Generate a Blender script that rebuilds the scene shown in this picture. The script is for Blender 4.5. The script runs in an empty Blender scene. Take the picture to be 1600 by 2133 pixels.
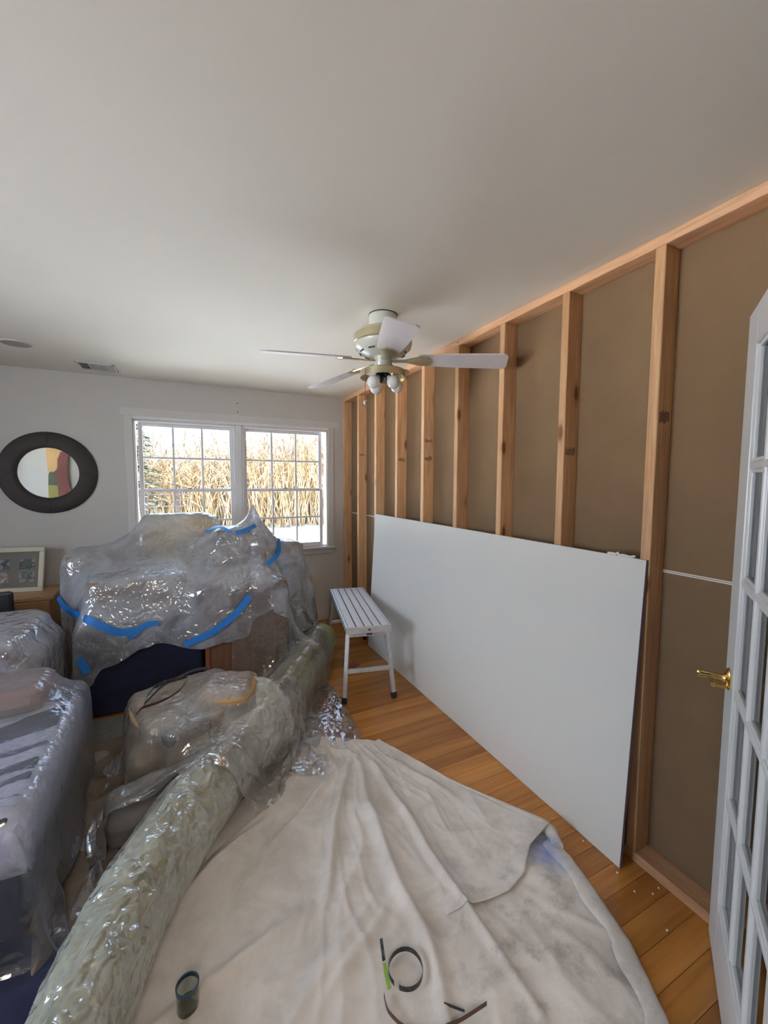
import bpy, bmesh, math, random
import numpy as np
from mathutils import Vector, Matrix, noise
from mathutils.bvhtree import BVHTree

S = bpy.context.scene
COL = S.collection
PI = math.pi
W, H, YB = 1.567, 2.389, 4.213          # stud face, ceiling height, back wall
XL, YF = -2.6, 0.2                      # left wall, front wall (camera stands in its doorway)
GZ = -0.25                              # snow outside

# ------------------------------------------------------------------ camera
CAM = np.array([0, 0, 1.502])
def cam_axes(yaw=.456, pitch=.074, roll=-.004):
    cy, sy, cp, sp = math.cos(yaw), math.sin(yaw), math.cos(pitch), math.sin(pitch)
    f = np.array([sy*cp, cy*cp, -sp]); r = np.array([cy, -sy, 0.]); d = np.cross(f, r)
    cr, sr = math.cos(roll), math.sin(roll)
    return cr*r+sr*d, -sr*r+cr*d, f
AR, AD, AF = cam_axes()
cd = bpy.data.cameras.new('camera'); cam = bpy.data.objects.new('camera', cd); COL.objects.link(cam)
cd.sensor_fit = 'HORIZONTAL'; cd.sensor_width = 36; cd.lens = 852/1600*36; cd.clip_start = .02; cd.clip_end = 300
m = Matrix([[AR[0], -AD[0], -AF[0], 0], [AR[1], -AD[1], -AF[1], 0], [AR[2], -AD[2], -AF[2], CAM[2]], [0, 0, 0, 1]])
cam.matrix_world = m
S.camera = cam

# ------------------------------------------------------------------ light and exposure
S.view_settings.view_transform = 'Standard'; S.view_settings.look = 'None'
S.view_settings.gamma = 1; S.view_settings.use_curve_mapping = False
S.view_settings.exposure = 1.05
try:
    S.cycles.transparent_max_bounces = 32; S.cycles.max_bounces = 12; S.cycles.diffuse_bounces = 6
    S.cycles.use_denoising = True; S.cycles.sample_clamp_indirect = 6
    S.cycles.caustics_reflective = False; S.cycles.caustics_refractive = False
except Exception: pass
SUN, SKY, LEFTWIN, HALL = 66.0, 3.6, 19.0, 18.0
wd = bpy.data.worlds.new('sky'); S.world = wd; wd.use_nodes = True
wn = wd.node_tree.nodes; wl = wd.node_tree.links
bg = wn['Background']; bg.inputs[1].default_value = SKY
tc = wn.new('ShaderNodeTexCoord'); sx = wn.new('ShaderNodeSeparateXYZ'); rp = wn.new('ShaderNodeValToRGB')
wl.new(tc.outputs['Generated'], sx.inputs[0]); wl.new(sx.outputs[2], rp.inputs[0]); wl.new(rp.outputs[0], bg.inputs[0])
e = rp.color_ramp.elements
e[0].position = 0.0; e[0].color = (.62, .77, 1, 1); e[1].position = .8; e[1].color = (.42, .62, 1, 1)
sd = bpy.data.lights.new('sun', 'SUN'); so = bpy.data.objects.new('sun', sd); COL.objects.link(so)
sd.energy = SUN; sd.angle = .01; sd.color = (1, .93, .82)
so.rotation_euler = Vector((-.70, .04, -.70)).to_track_quat('-Z', 'Y').to_euler()
def area(name, loc, dirv, sxx, syy, energy, col, portal=False):
    d = bpy.data.lights.new(name, 'AREA'); o = bpy.data.objects.new(name, d); COL.objects.link(o)
    d.shape = 'RECTANGLE'; d.size = sxx; d.size_y = syy; d.energy = energy; d.color = col
    o.location = loc; o.rotation_euler = Vector(dirv).to_track_quat('-Z', 'Y').to_euler()
    if portal: d.cycles.is_portal = True
    return o
area('daylight_left_window', (XL-.35, 1.15, 1.42), (1, .25, 0), 1.1, 1.15, LEFTWIN, (.84, .92, 1))
area('sky_portal', (.5, YB+.2, 1.42), (0, -1, 0), 1.9, 1.3, 1, (1, 1, 1), portal=True)
area('hall_fill', (-.2, -1.3, 2.3), (0.05, .25, -1), .9, .9, HALL, (1, .90, .78))  # unseen warm fill added to brighten the camera side

# ------------------------------------------------------------------ helpers
def srgb(r, g, b):
    f = lambda c: ((c/255+.055)/1.055)**2.4 if c/255 > .04045 else c/255/12.92
    return (f(r), f(g), f(b), 1)
def mk(name, data, parent=None, loc=None):
    o = bpy.data.objects.new(name, data); COL.objects.link(o)
    if parent is not None: o.parent = parent
    if loc is not None: o.location = loc
    return o
def tag(o, label=None, cat=None, group=None, kind=None):
    if label: o['label'] = label
    if cat: o['category'] = cat
    if group: o['group'] = group
    if kind: o['kind'] = kind
    return o
def empty(name, loc=(0, 0, 0), rz=0, **k):
    o = mk(name, None, None, loc); o.rotation_euler = (0, 0, rz); return tag(o, **k)
nz = lambda x, y, s, o=0: noise.noise(Vector((x*s+o, y*s-o, o*1.7)))
class MB:
    def __init__(s): s.v = []; s.f = []
    def add(s, v, f):
        n = len(s.v); s.v += [tuple(p) for p in v]; s.f += [tuple(i+n for i in q) for q in f]; return s
    def box(s, c, h, rz=0, M=None):
        vs = []
        for x in (-1, 1):
            for y in (-1, 1):
                for z in (-1, 1):
                    p = Vector((x*h[0], y*h[1], z*h[2]))
                    if M is not None: p = M @ p
                    elif rz: p = Matrix.Rotation(rz, 3, 'Z') @ p
                    vs.append(p+Vector(c))
        return s.add(vs, [(0, 1, 3, 2), (4, 6, 7, 5), (0, 4, 5, 1), (2, 3, 7, 6), (0, 2, 6, 4), (1, 5, 7, 3)])
    def bb(s, x0, x1, y0, y1, z0, z1): return s.box(((x0+x1)/2, (y0+y1)/2, (z0+z1)/2), ((x1-x0)/2, (y1-y0)/2, (z1-z0)/2))
    def lathe(s, prof, n=32, c=(0, 0, 0), M=None):
        vs = []; fs = []
        for r, z in prof:
            for i in range(n):
                a = 2*PI*i/n; p = Vector((max(r, 1e-4)*math.cos(a), max(r, 1e-4)*math.sin(a), z))
                if M is not None: p = M @ p
                vs.append(p+Vector(c))
        for j in range(len(prof)-1):
            for i in range(n):
                a = j*n+i; b = j*n+(i+1) % n; fs.append((a, b, b+n, a+n))
        if prof[0][0] > 1e-3: fs.append(tuple(range(n))[::-1])
        if prof[-1][0] > 1e-3: fs.append(tuple((len(prof)-1)*n+i for i in range(n)))
        return s.add(vs, fs)
    def tube(s, pts, r, n=8, cap=True):
        pts = [Vector(p) for p in pts]; vs = []; fs = []; rr = r if hasattr(r, '__len__') else [r]*len(pts)
        t0 = (pts[1]-pts[0]).normalized(); up = Vector((0, 0, 1)) if abs(t0.z) < .9 else Vector((1, 0, 0))
        u = t0.cross(up).normalized()
        for k, p in enumerate(pts):
            t = (pts[min(k+1, len(pts)-1)]-pts[max(k-1, 0)]).normalized()
            u = (u-t*u.dot(t)).normalized(); w = t.cross(u)
            for i in range(n):
                a = 2*PI*i/n; vs.append(p+(u*math.cos(a)+w*math.sin(a))*rr[k])
        for k in range(len(pts)-1):
            for i in range(n):
                a = k*n+i; b = k*n+(i+1) % n; fs.append((a, b, b+n, a+n))
        if cap: fs.append(tuple(range(n))[::-1]); fs.append(tuple((len(pts)-1)*n+i for i in range(n)))
        return s.add(vs, fs)
    def prism(s, poly, d0, d1):           # poly of Vectors, swept by offset vectors
        n = len(poly); vs = [Vector(p)+Vector(d0) for p in poly]+[Vector(p)+Vector(d1) for p in poly]
        return s.add(vs, [tuple(range(n))[::-1], tuple(range(n, 2*n))]+[(i, (i+1) % n, (i+1) % n+n, i+n) for i in range(n)])
    def mesh(s, name, mat, smooth=False):
        me = bpy.data.meshes.new(name); me.from_pydata(s.v, [], s.f)
        bm = bmesh.new(); bm.from_mesh(me); bmesh.ops.recalc_face_normals(bm, faces=bm.faces); bm.to_mesh(me); bm.free()
        if mat: me.materials.append(mat)
        if smooth:
            for p in me.polygons: p.use_smooth = True
            try: me.set_sharp_from_angle(angle=math.radians(38))
            except Exception: pass
        return me
    def build(s, name, mat, parent=None, smooth=False, bevel=0, loc=None):
        o = mk(name, s.mesh(name, mat, smooth), parent, loc)
        if bevel:
            b = o.modifiers.new('b', 'BEVEL'); b.width = bevel; b.segments = 2; b.limit_method = 'ANGLE'
        return o
def ribbon(pts, wdir, width, thick):
    """thick flat band along pts; wdir = list of width directions"""
    m = MB(); pts = [Vector(p) for p in pts]; n = len(pts); vs = []; fs = []
    for k, p in enumerate(pts):
        t = (pts[min(k+1, n-1)]-pts[max(k-1, 0)]).normalized(); w = Vector(wdir[k] if isinstance(wdir, list) else wdir)
        w = (w-t*w.dot(t)).normalized(); nn = t.cross(w)
        for a, b in ((-1, -1), (1, -1), (1, 1), (-1, 1)): vs.append(p+w*(a*width/2)+nn*(b*thick/2))
    for k in range(n-1):
        for i in range(4):
            a = k*4+i; b = k*4+(i+1) % 4; fs.append((a, b, b+4, a+4))
    fs += [(3, 2, 1, 0), tuple((n-1)*4+i for i in range(4))]
    return m.add(vs, fs)

# ------------------------------------------------------------------ materials
def nt(name):
    m = bpy.data.materials.new(name); m.use_nodes = True
    return m, m.node_tree.nodes, m.node_tree.links, m.node_tree.nodes['Principled BSDF']
def ramp(n, l, fac, stops):
    r = n.new('ShaderNodeValToRGB'); l.new(fac, r.inputs[0]); e = r.color_ramp.elements
    while len(e) < len(stops): e.new(.5)
    for i, (p, c) in enumerate(stops): e[i].position = p; e[i].color = c if len(c) == 4 else (*c, 1)
    return r
def tex(n, l, kind, scale, vec=None, **k):
    t = n.new('ShaderNodeTex'+kind)
    if kind == 'Noise': t.inputs['Scale'].default_value = scale; t.inputs['Detail'].default_value = k.get('detail', 4); t.inputs['Roughness'].default_value = k.get('rough', .55)
    else: t.inputs['Scale'].default_value = scale
    if kind == 'Noise' and 'dist' in k: t.inputs['Distortion'].default_value = k['dist']
    if vec is not None: l.new(vec, t.inputs['Vector'])
    return t
def coords(n, l, scale=(1, 1, 1), rand=False, kind='Object', rot=(0, 0, 0)):
    tc = n.new('ShaderNodeTexCoord'); mp = n.new('ShaderNodeMapping'); mp.inputs['Scale'].default_value = scale; mp.inputs['Rotation'].default_value = rot
    l.new(tc.outputs[kind], mp.inputs[0])
    if rand:
        oi = n.new('ShaderNodeObjectInfo'); mu = n.new('ShaderNodeMath'); mu.operation = 'MULTIPLY'; mu.inputs[1].default_value = 37
        l.new(oi.outputs['Random'], mu.inputs[0]); l.new(mu.outputs[0], mp.inputs['Location'])
    return mp.outputs[0]
def mix(n, l, fac, a, b, mode='MIX'):
    x = n.new('ShaderNodeMix'); x.data_type = 'RGBA'; x.blend_type = mode
    if isinstance(fac, (int, float)): x.inputs[0].default_value = fac
    else: l.new(fac, x.inputs[0])
    for i, v in ((6, a), (7, b)):
        if isinstance(v, tuple): x.inputs[i].default_value = v if len(v) == 4 else (*v, 1)
        else: l.new(v, x.inputs[i])
    return x.outputs[2]
def bump(n, l, b, h, s=.3, d=.01, prev=None):
    x = n.new('ShaderNodeBump'); x.inputs['Strength'].default_value = s; x.inputs['Distance'].default_value = d
    l.new(h, x.inputs['Height'])
    if prev is not None: l.new(prev, x.inputs['Normal'])
    if b is not None: l.new(x.outputs[0], b.inputs['Normal'])
    return x.outputs[0]
def plain(name, c, rough=.5, metal=0, nscale=0, namt=.08, bs=0, spec=.5):
    m, n, l, b = nt(name); b.inputs['Roughness'].default_value = rough; b.inputs['Metallic'].default_value = metal
    b.inputs['Specular IOR Level'].default_value = spec
    if nscale:
        t = tex(n, l, 'Noise', nscale, coords(n, l), detail=6)
        c2 = tuple(x*(1-namt*2) for x in c[:3])+(1,)
        r = ramp(n, l, t.outputs[0], [(.3, c2), (.7, c)]); l.new(r.outputs[0], b.inputs['Base Color'])
        if bs: bump(n, l, b, t.outputs[0], bs, .004)
    else: b.inputs['Base Color'].default_value = c
    return m
def wood(name, c1, c2, c3, axis, grain=14, rough=.6, knots=True, bright=.0, vary=.35):
    """grain runs along axis; each object offsets its own grain"""
    m, n, l, b = nt(name); sc = [grain, grain, grain]; sc[axis] = grain*.06
    v = coords(n, l, tuple(sc), True)
    t = tex(n, l, 'Noise', 1.6, v, detail=7, rough=.62, dist=.6)
    r = ramp(n, l, t.outputs[0], [(.25, c2), (.5, c1), (.8, c3)])
    sc2 = [grain*5]*3; sc2[axis] = grain*.25
    f = tex(n, l, 'Noise', 1.5, coords(n, l, tuple(sc2), True), detail=3)
    fr = ramp(n, l, f.outputs[0], [(.35, (.80, .80, .80)), (.65, (1.06, 1.06, 1.06))])
    col = mix(n, l, 1., r.outputs[0], fr.outputs[0], 'MULTIPLY')
    oi = n.new('ShaderNodeObjectInfo'); vr = ramp(n, l, oi.outputs['Random'], [(0, (1-vary, 1-vary*1.15, 1-vary*1.3)), (1, (1.1, 1.1, 1.1))])
    col = mix(n, l, 1., col, vr.outputs[0], 'MULTIPLY')
    if knots:
        sk = [7, 7, 7]; sk[axis] = 2.6
        vo = tex(n, l, 'Voronoi', 1., coords(n, l, tuple(sk), True)); vo.inputs['Randomness'].default_value = 1
        kr = ramp(n, l, vo.outputs[0], [(.0, (.22, .12, .07)), (.07, (.30, .17, .10)), (.12, (.86, .80, .74)), (.2, (1, 1, 1))])
        col = mix(n, l, .9, col, kr.outputs[0], 'MULTIPLY')
    l.new(col, b.inputs['Base Color']); b.inputs['Roughness'].default_value = rough
    bump(n, l, b, f.outputs[0], .25, .002)
    return m
MT = {}
# painted plaster surfaces with a slight mottling
def paint(name, c, amt=.03, rough=.75):
    m, n, l, b = nt(name)
    t = tex(n, l, 'Noise', 1.3, coords(n, l), detail=3); c2 = tuple(x*(1-amt) for x in c[:3])+(1,)
    r = ramp(n, l, t.outputs[0], [(.35, c2), (.65, c)]); l.new(r.outputs[0], b.inputs['Base Color']); b.inputs['Roughness'].default_value = rough
    f = tex(n, l, 'Noise', 160, coords(n, l), detail=2); bump(n, l, b, f.outputs[0], .08, .002)
    return m
MT['ceiling'] = paint('ceiling_paint', (.82, .780, .69, 1))
MT['wall'] = paint('wall_paint', (.56, .545, .52, 1), .04, .6)
MT['casing'] = paint('casing_paint', (.62, .61, .59, 1), .03, .45)
MT['trimwhite'] = plain('white_window_paint', (.80, .79, .80, 1), .35)
MT['doorwhite'] = plain('white_door_paint', (.74, .75, .74, 1), .3, nscale=3, namt=.03)
MT['stud'] = wood('pine_framing', (.76, .47, .25), (.62, .34, .16), (.84, .57, .34), 2, 12, .65)
MT['plate'] = wood('pine_plate', (.74, .44, .25), (.62, .33, .17), (.82, .54, .33), 1, 12, .65)
MT['plank'] = wood('oiled_floorboard', (.47, .20, .045), (.38, .14, .028), (.56, .27, .075), 0, 4.5, .24, False, vary=.30)
MT['floor'] = plain('floor_under', (.30, .13, .05, 1), .5)
MT['paperback'] = plain('grey_brown_drywall_paper', (.205, .130, .068, 1), .9, nscale=5, namt=.06, bs=.0)
MT['seam'] = plain('white_paper_edge', (.75, .71, .64, 1), .8)
MT['drywall'] = paint('drywall_face', (.68, .67, .635, 1), .02, .85)
MT['gypsum'] = plain('gypsum_edge', (.42, .36, .36, 1), .9, nscale=40, namt=.2)
MT['brass'] = plain('polished_brass', (.80, .56, .20, 1), .18, 1)
MT['fanwhite'] = plain('cream_fan_enamel', (.66, .66, .58, 1), .25)
MT['fanband'] = plain('aged_brass_band', (.58, .52, .34, 1), .28, .85)
MT['blade'] = plain('white_fan_blade', (.70, .66, .67, 1), .4, nscale=6, namt=.04)
MT['dark'] = plain('black_plastic', (.012, .012, .014, 1), .45)
MT['bulb'] = plain('frosted_bulb', (.80, .80, .76, 1), .22)
MT['chrome'] = plain('bright_metal', (.82, .80, .76, 1), .12, 1)
MT['alu'] = plain('worn_aluminium', (.66, .67, .69, 1), .42, .55, nscale=30, namt=.12)
MT['aluplank'] = plain('paint_spattered_slat', (.74, .73, .77, 1), .45, .1, nscale=45, namt=.09)
MT['slot'] = plain('slot_shadow', (.03, .025, .03, 1), .8)
MT['mirrorframe'] = plain('dark_leather', (.020, .012, .010, 1), .62, nscale=60, namt=.25, bs=.25)
MT['mirror'] = plain('mirror_silver', (.86, .87, .86, 1), .015, 1)
MT['speaker'] = plain('grey_speaker_cloth', (.36, .34, .30, 1), .9, nscale=120, namt=.1)
MT['vent'] = plain('white_register', (.72, .70, .66, 1), .4)
MT['ventdark'] = plain('duct_shadow', (.10, .10, .11, 1), .9)
MT['deskwood'] = wood('brown_desk_veneer', (.235, .115, .062), (.20, .095, .05), (.27, .14, .08), 2, 6, .5, False, vary=.1)
MT['deskedge'] = plain('orange_brown_edge', (.25, .085, .045, 1), .5)
MT['navy'] = plain('navy_fabric', (.010, .014, .05, 1), .9, nscale=20, namt=.2)
MT['carton'] = plain('brown_cardboard', (.35, .25, .17, 1), .85, nscale=8, namt=.08)
MT['kraft'] = plain('grey_brown_card', (.30, .25, .21, 1), .85, nscale=8, namt=.08)
MT['cream'] = plain('cream_lampshade', (.72, .62, .38, 1), .8)
MT['cream'].node_tree.nodes['Principled BSDF'].inputs['Transmission Weight'].default_value = .0
MT['quilt'] = plain('pale_blue_quilt', (.66, .71, .92, 1), .6, nscale=14, namt=.06, bs=.2)
MT['beige'] = plain('beige_cushion', (.55, .43, .28, 1), .9, nscale=7, namt=.1, bs=.2)
MT['tan'] = plain('tan_cushion', (.45, .28, .12, 1), .9, nscale=7, namt=.1)
MT['greycush'] = plain('grey_cushion', (.16, .15, .15, 1), .9, nscale=9, namt=.1)
MT['rose'] = plain('dusty_rose_upholstery', (.32, .19, .17, 1), .9, nscale=9, namt=.1)
MT['rug'] = plain('grey_rug', (.16, .155, .14, 1), .95, nscale=60, namt=.15, bs=.3)
MT['carpet'] = plain('olive_green_carpet_backing', (.36, .36, .14, 1), .8, nscale=90, namt=.12, bs=.3)
MT['bluetape'] = plain('blue_painters_tape', (.02, .21, .66, 1), .55, nscale=20, namt=.08)
MT['framewood'] = plain('pale_cream_frame', (.62, .58, .46, 1), .5)
MT['mat'] = plain('grey_picture_mat', (.23, .215, .19, 1), .8)
MT['dresser'] = wood('honey_dresser_wood', (.45, .25, .12), (.38, .20, .09), (.52, .31, .16), 0, 8, .4, False)
MT['red'] = plain('dark_red_card', (.22, .025, .03, 1), .6, nscale=60, namt=.2)
MT['strip'] = plain('tarnished_steel_strip', (.13, .13, .13, 1), .35, .7, nscale=70, namt=.4)
MT['stripbrown'] = plain('rusty_brown_strip', (.15, .075, .055, 1), .5, .3, nscale=30, namt=.2)
MT['striplime'] = plain('lime_painted_strip', (.20, .33, .03, 1), .5)
MT['snow'] = plain('snow', (.86, .86, .88, 1), .9, nscale=1.2, namt=.04, bs=.4)
m_, n, l, b = nt('dry_golden_reeds'); t = tex(n, l, 'Noise', 3.5, coords(n, l, (1, 1, .35)), detail=5, rough=.8)
r_ = ramp(n, l, t.outputs[0], [(.38, (.035, .018, .006)), (.48, (.13, .08, .035)), (.60, (.36, .29, .18))]); l.new(r_.outputs[0], b.inputs['Base Color']); b.inputs['Roughness'].default_value = .9; MT['reed'] = m_
MT['twig'] = plain('pale_bare_twigs', (.12, .085, .05, 1), .9)
MT['bark'] = plain('grey_bark', (.05, .038, .028, 1), .95, nscale=8, namt=.2)
MT['conifer'] = plain('blue_green_needles', (.012, .022, .015, 1), .9, nscale=3, namt=.3)
MT['leaf'] = plain('olive_evergreen_leaves', (.05, .052, .018, 1), .9, nscale=3, namt=.3)
MT['fencewood'] = plain('weathered_fence_wood', (.016, .013, .012, 1), .9)
MT['sid'] = plain('outside_siding', (.6, .6, .6, 1), .8)

def film(name, opac=.30, milky=(.80, .82, .92), rough=.16, crink=1.0, tr=.6, gl=.55, g0=.07):
    """thin plastic sheeting: clear share, milky share and a gloss that grows at grazing angles"""
    m, n, l, b = nt(name); n.remove(b); out = n['Material Output']
    co = coords(n, l)
    a = tex(n, l, 'Noise', 7, co, detail=3, dist=.3); ab = n.new('ShaderNodeMath'); ab.operation = 'SUBTRACT'; ab.inputs[1].default_value = .5
    l.new(a.outputs[0], ab.inputs[0]); ab2 = n.new('ShaderNodeMath'); ab2.operation = 'ABSOLUTE'; l.new(ab.outputs[0], ab2.inputs[0])
    v = tex(n, l, 'Voronoi', 16, co); v.feature = 'DISTANCE_TO_EDGE'
    wv = tex(n, l, 'Noise', 34, co, detail=2, dist=.2)
    n1 = bump(n, l, None, ab2.outputs[0], .8*crink, .10)
    vr = ramp(n, l, v.outputs[0], [(0, (0, 0, 0)), (.18, (1, 1, 1))])
    n2 = bump(n, l, None, vr.outputs[0], .16*crink, .008, n1)
    n3 = bump(n, l, None, wv.outputs[0], .14*crink, .012, n2)
    tra = n.new('ShaderNodeBsdfTransparent'); tra.inputs[0].default_value = (.97, .97, .98, 1)
    dif = n.new('ShaderNodeBsdfDiffuse'); dif.inputs[0].default_value = (*milky, 1); l.new(n3, dif.inputs['Normal'])
    trl = n.new('ShaderNodeBsdfTranslucent'); trl.inputs[0].default_value = (*milky, 1); l.new(n3, trl.inputs['Normal'])
    gls = n.new('ShaderNodeBsdfGlossy'); gls.inputs['Roughness'].default_value = rough; gls.inputs[0].default_value = (1, 1, 1, 1); l.new(n3, gls.inputs['Normal'])
    m1 = n.new('ShaderNodeMixShader'); m1.inputs[0].default_value = tr; l.new(dif.outputs[0], m1.inputs[1]); l.new(trl.outputs[0], m1.inputs[2])
    lw = n.new('ShaderNodeLayerWeight'); lw.inputs['Blend'].default_value = .35; l.new(n2, lw.inputs['Normal'])
    # opacity = opac + facing term, modulated by folds of doubled film
    mo = ramp(n, l, tex(n, l, 'Noise', 4, co, detail=4, dist=.7).outputs[0], [(.35, (opac*.55,)*3), (.7, (min(1, opac*1.5),)*3)])
    ad = n.new('ShaderNodeMath'); ad.operation = 'MULTIPLY_ADD'; ad.inputs[1].default_value = .55; ad.use_clamp = True
    l.new(lw.outputs['Facing'], ad.inputs[0]); l.new(mo.outputs[0], ad.inputs[2])
    m2 = n.new('ShaderNodeMixShader'); l.new(ad.outputs[0], m2.inputs[0]); l.new(tra.outputs[0], m2.inputs[1]); l.new(m1.outputs[0], m2.inputs[2])
    fr = n.new('ShaderNodeFresnel'); fr.inputs['IOR'].default_value = 1.5; l.new(n3, fr.inputs['Normal'])
    gm = n.new('ShaderNodeMath'); gm.operation = 'MULTIPLY_ADD'; gm.inputs[1].default_value = gl; gm.inputs[2].default_value = g0; gm.use_clamp = True; l.new(fr.outputs[0], gm.inputs[0])
    m3 = n.new('ShaderNodeMixShader'); l.new(gm.outputs[0], m3.inputs[0]); l.new(m2.outputs[0], m3.inputs[1]); l.new(gls.outputs[0], m3.inputs[2])
    l.new(m3.outputs[0], out.inputs[0])
    return m
MT['film'] = film('clear_plastic_sheeting', .68, (.84, .89, 1.0), .11, .6, .6, .8, .10)
MT['filmbed'] = film('clear_bed_sheeting', .06, (.84, .88, 1.0), .14, .35)
MT['filmthin'] = film('thin_clear_plastic_sheeting', .10, (.86, .86, .88), .12, .3, gl=.8)
MT['filmwarm'] = film('milky_plastic_sheeting', .34, (.90, .86, .82), .12, .6, .6, .8)
MT['filmroll'] = film('shrunk_plastic_wrap', .26, (.92, .94, .86), .15, .8, .3, 1.0, .14)

def glassmat(name, tint=(.96, .98, .97), refl=.9):
    m, n, l, b = nt(name); n.remove(b); out = n['Material Output']
    t = n.new('ShaderNodeBsdfTransparent'); t.inputs[0].default_value = (*tint, 1)
    g = n.new('ShaderNodeBsdfGlossy'); g.inputs['Roughness'].default_value = .02
    f = n.new('ShaderNodeFresnel'); f.inputs[0].default_value = 1.5; mm = n.new('ShaderNodeMath'); mm.operation = 'MULTIPLY'; mm.inputs[1].default_value = refl
    l.new(f.outputs[0], mm.inputs[0]); x = n.new('ShaderNodeMixShader'); l.new(mm.outputs[0], x.inputs[0]); l.new(t.outputs[0], x.inputs[1]); l.new(g.outputs[0], x.inputs[2]); l.new(x.outputs[0], out.inputs[0])
    return m
MT['glass'] = glassmat('window_glass')
MT['doorglass'] = glassmat('door_glass', (.93, .95, .94), 1.0)

# ------------------------------------------------------------------ the setting
fl = MB().bb(XL-.1, W+.2, -2.6, YB+.1, -.16, -.0135).build('floor', MT['floor']); tag(fl, 'orange-brown wooden board floor running across the room', kind='structure')
# boards run across the room towards the stud wall, 83 mm wide
random.seed(5)
pw = .083; plank_mesh = {}
y = .21
while y < YB-.02:
    x = XL+random.uniform(.2, 1.1)*-1+.0; x = XL
    first = True
    while x < W-.005:
        L = random.choice((.9, 1.2, 1.5, 1.8)) if not first else random.choice((.4, .8, 1.1, 1.4)); first = False
        x1 = min(x+L, W+.08)
        if W+.08-x1 < .25: x1 = W+.08
        key = round(x1-x, 3)
        if key not in plank_mesh: plank_mesh[key] = MB().bb(.0008, key-.0008, .0007, pw-.0007, -.013, 0).mesh('plank', MT['plank'])
        o = mk('plank', plank_mesh[key], fl, (x, y, 0))
        x = x1
    y += pw
ce = MB().bb(XL-.1, W+.2, -2.6, YB+.1, H, H+.15).build('ceiling', MT['ceiling']); tag(ce, 'plain off-white painted ceiling', kind='structure')
# back wall with the opening of the double window
OX0, OX1, OZ0, OZ1 = -.383, 1.398, .807, 2.040
bw = MB().bb(XL-.1, OX0, YB, YB+.14, -.1, H).bb(OX1, W+.2, YB, YB+.14, -.1, H).bb(OX0, OX1, YB, YB+.14, -.1, OZ0).bb(OX0, OX1, YB, YB+.14, OZ1, H).build('wall_back', MT['wall'])
tag(bw, 'grey-white painted wall behind the window', kind='structure')
# old board outline left in the paint over the window
o = MB().bb(-.475, 1.53, YB-.006, YB+.001, OZ1+.028, 2.14).build('trim_1', MT['casing'], None, bevel=.003); tag(o, 'flat painted board over the double window', kind='structure')
for i, (a, b_) in enumerate(((OX0-.062, OX0), (OX1, OX1+.062))):
    o = MB().bb(a, b_, YB-.008, YB+.001, OZ0, OZ1+.028).build('trim_%d' % (i+2), MT['casing'], bevel=.003); tag(o, 'flat side casing of the window, %s' % ('left side' if i == 0 else 'right side'), kind='structure')
o = MB().bb(OX0-.0, OX1+.0, YB-.014, YB+.0, OZ1, OZ1+.028).build('trim_4', MT['trimwhite'], bevel=.004); tag(o, 'thin white moulding along the top of the window', kind='structure')
o = MB().bb(OX0-.05, 1.458, YB-.045, YB+.10, .782, .807).bb(OX0-.04, 1.448, YB-.016, YB, .733, .782).build('trim_5', MT['casing'], bevel=.004); tag(o, 'white window stool and apron under the window', kind='structure')
bb_ = MB().bb(XL, W, YB-.014, YB, 0, .135).bb(XL, W, YB-.010, YB, .135, .150).build('baseboard_back', MT['casing'], bevel=.003); tag(bb_, 'painted baseboard under the window wall', kind='structure')
# two nail holes over the window, one scuff
for z in (2.248, 2.166):
    MB().lathe([(.0055, 0), (.0055, .002)], 10, M=Matrix.Rotation(PI/2, 3, 'X')).build('nail_hole', MT['dark'], bw, loc=(.492, YB-.0005, z))

wl_ = MB().bb(XL-.1, XL, -2.6, .55, -.1, H).bb(XL-.1, XL, 1.75, YB+.1, -.1, H).bb(XL-.1, XL, .55, 1.75, -.1, .8).bb(XL-.1, XL, .55, 1.75, 2.05, H).build('wall_left', MT['wall']); tag(wl_, 'painted wall on the left, outside the frame', kind='structure')
wf = MB().bb(XL-.1, -.68, YF-.11, YF, -.1, H).bb(.92, W+.2, YF-.11, YF, -.1, H).bb(-.68, .92, YF-.11, YF, 2.03, H).build('wall_front', paint('dimmed_front_wall_paint', (.27, .26, .235, 1))); tag(wf, 'painted wall around the doorway behind the viewer', kind='structure')  # wall colour darkened so its reflection in the mirror reads dimmer
wh = MB().bb(XL-.1, W+.2, -2.7, -2.6, -.1, H).bb(W+.09, W+.2, -2.6, YF-.11, -.1, H).build('wall_hall', MT['wall']); tag(wh, 'painted hall wall behind the viewer', kind='structure')

# right wall: open framing with the backs of the neighbouring room's sheets
wr = MB().bb(W+.102, W+.2, YF-.02, YB+.1, -.1, H).build('wall_right', MT['paperback']); tag(wr, 'open stud wall of bare pine framing with brown sheet backs', kind='structure')
zs = H-1.225
for (y0, y1) in ((YF-.02, 1.86), (1.86, YB)):
    for z0, z1 in ((.0, zs-.004), (zs+.004, H)):
        MB().bb(W+.089, W+.1018, y0+.0005, y1-.0005, z0, z1).build('sheet_back', MT['paperback'], wr)
MB().bb(W+.0865, W+.0895, YF, YB, zs-.0055, zs-.001).bb(W+.0865, W+.0895, YF, YB, zs+.001, zs+.0055).build('seam', MT['seam'], wr)['label'] = 'white paper edges of the sheet joint'
ya = .924; SP = .4064
stm = MB().box((0, 0, 0), (.0445, .019, (H-.038*2)/2-.0005)).mesh('stud', MT['stud'])
sy = [ya-SP+.019]+[ya+.019+SP*i for i in range(8)]+[YB-.0195]
random.seed(3)
for i, yy in enumerate(sy):
    o = mk('stud', stm, wr, (W+.0445, yy, H/2)); b = o.modifiers.new('b', 'BEVEL'); b.width = .004; b.segments = 3
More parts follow.
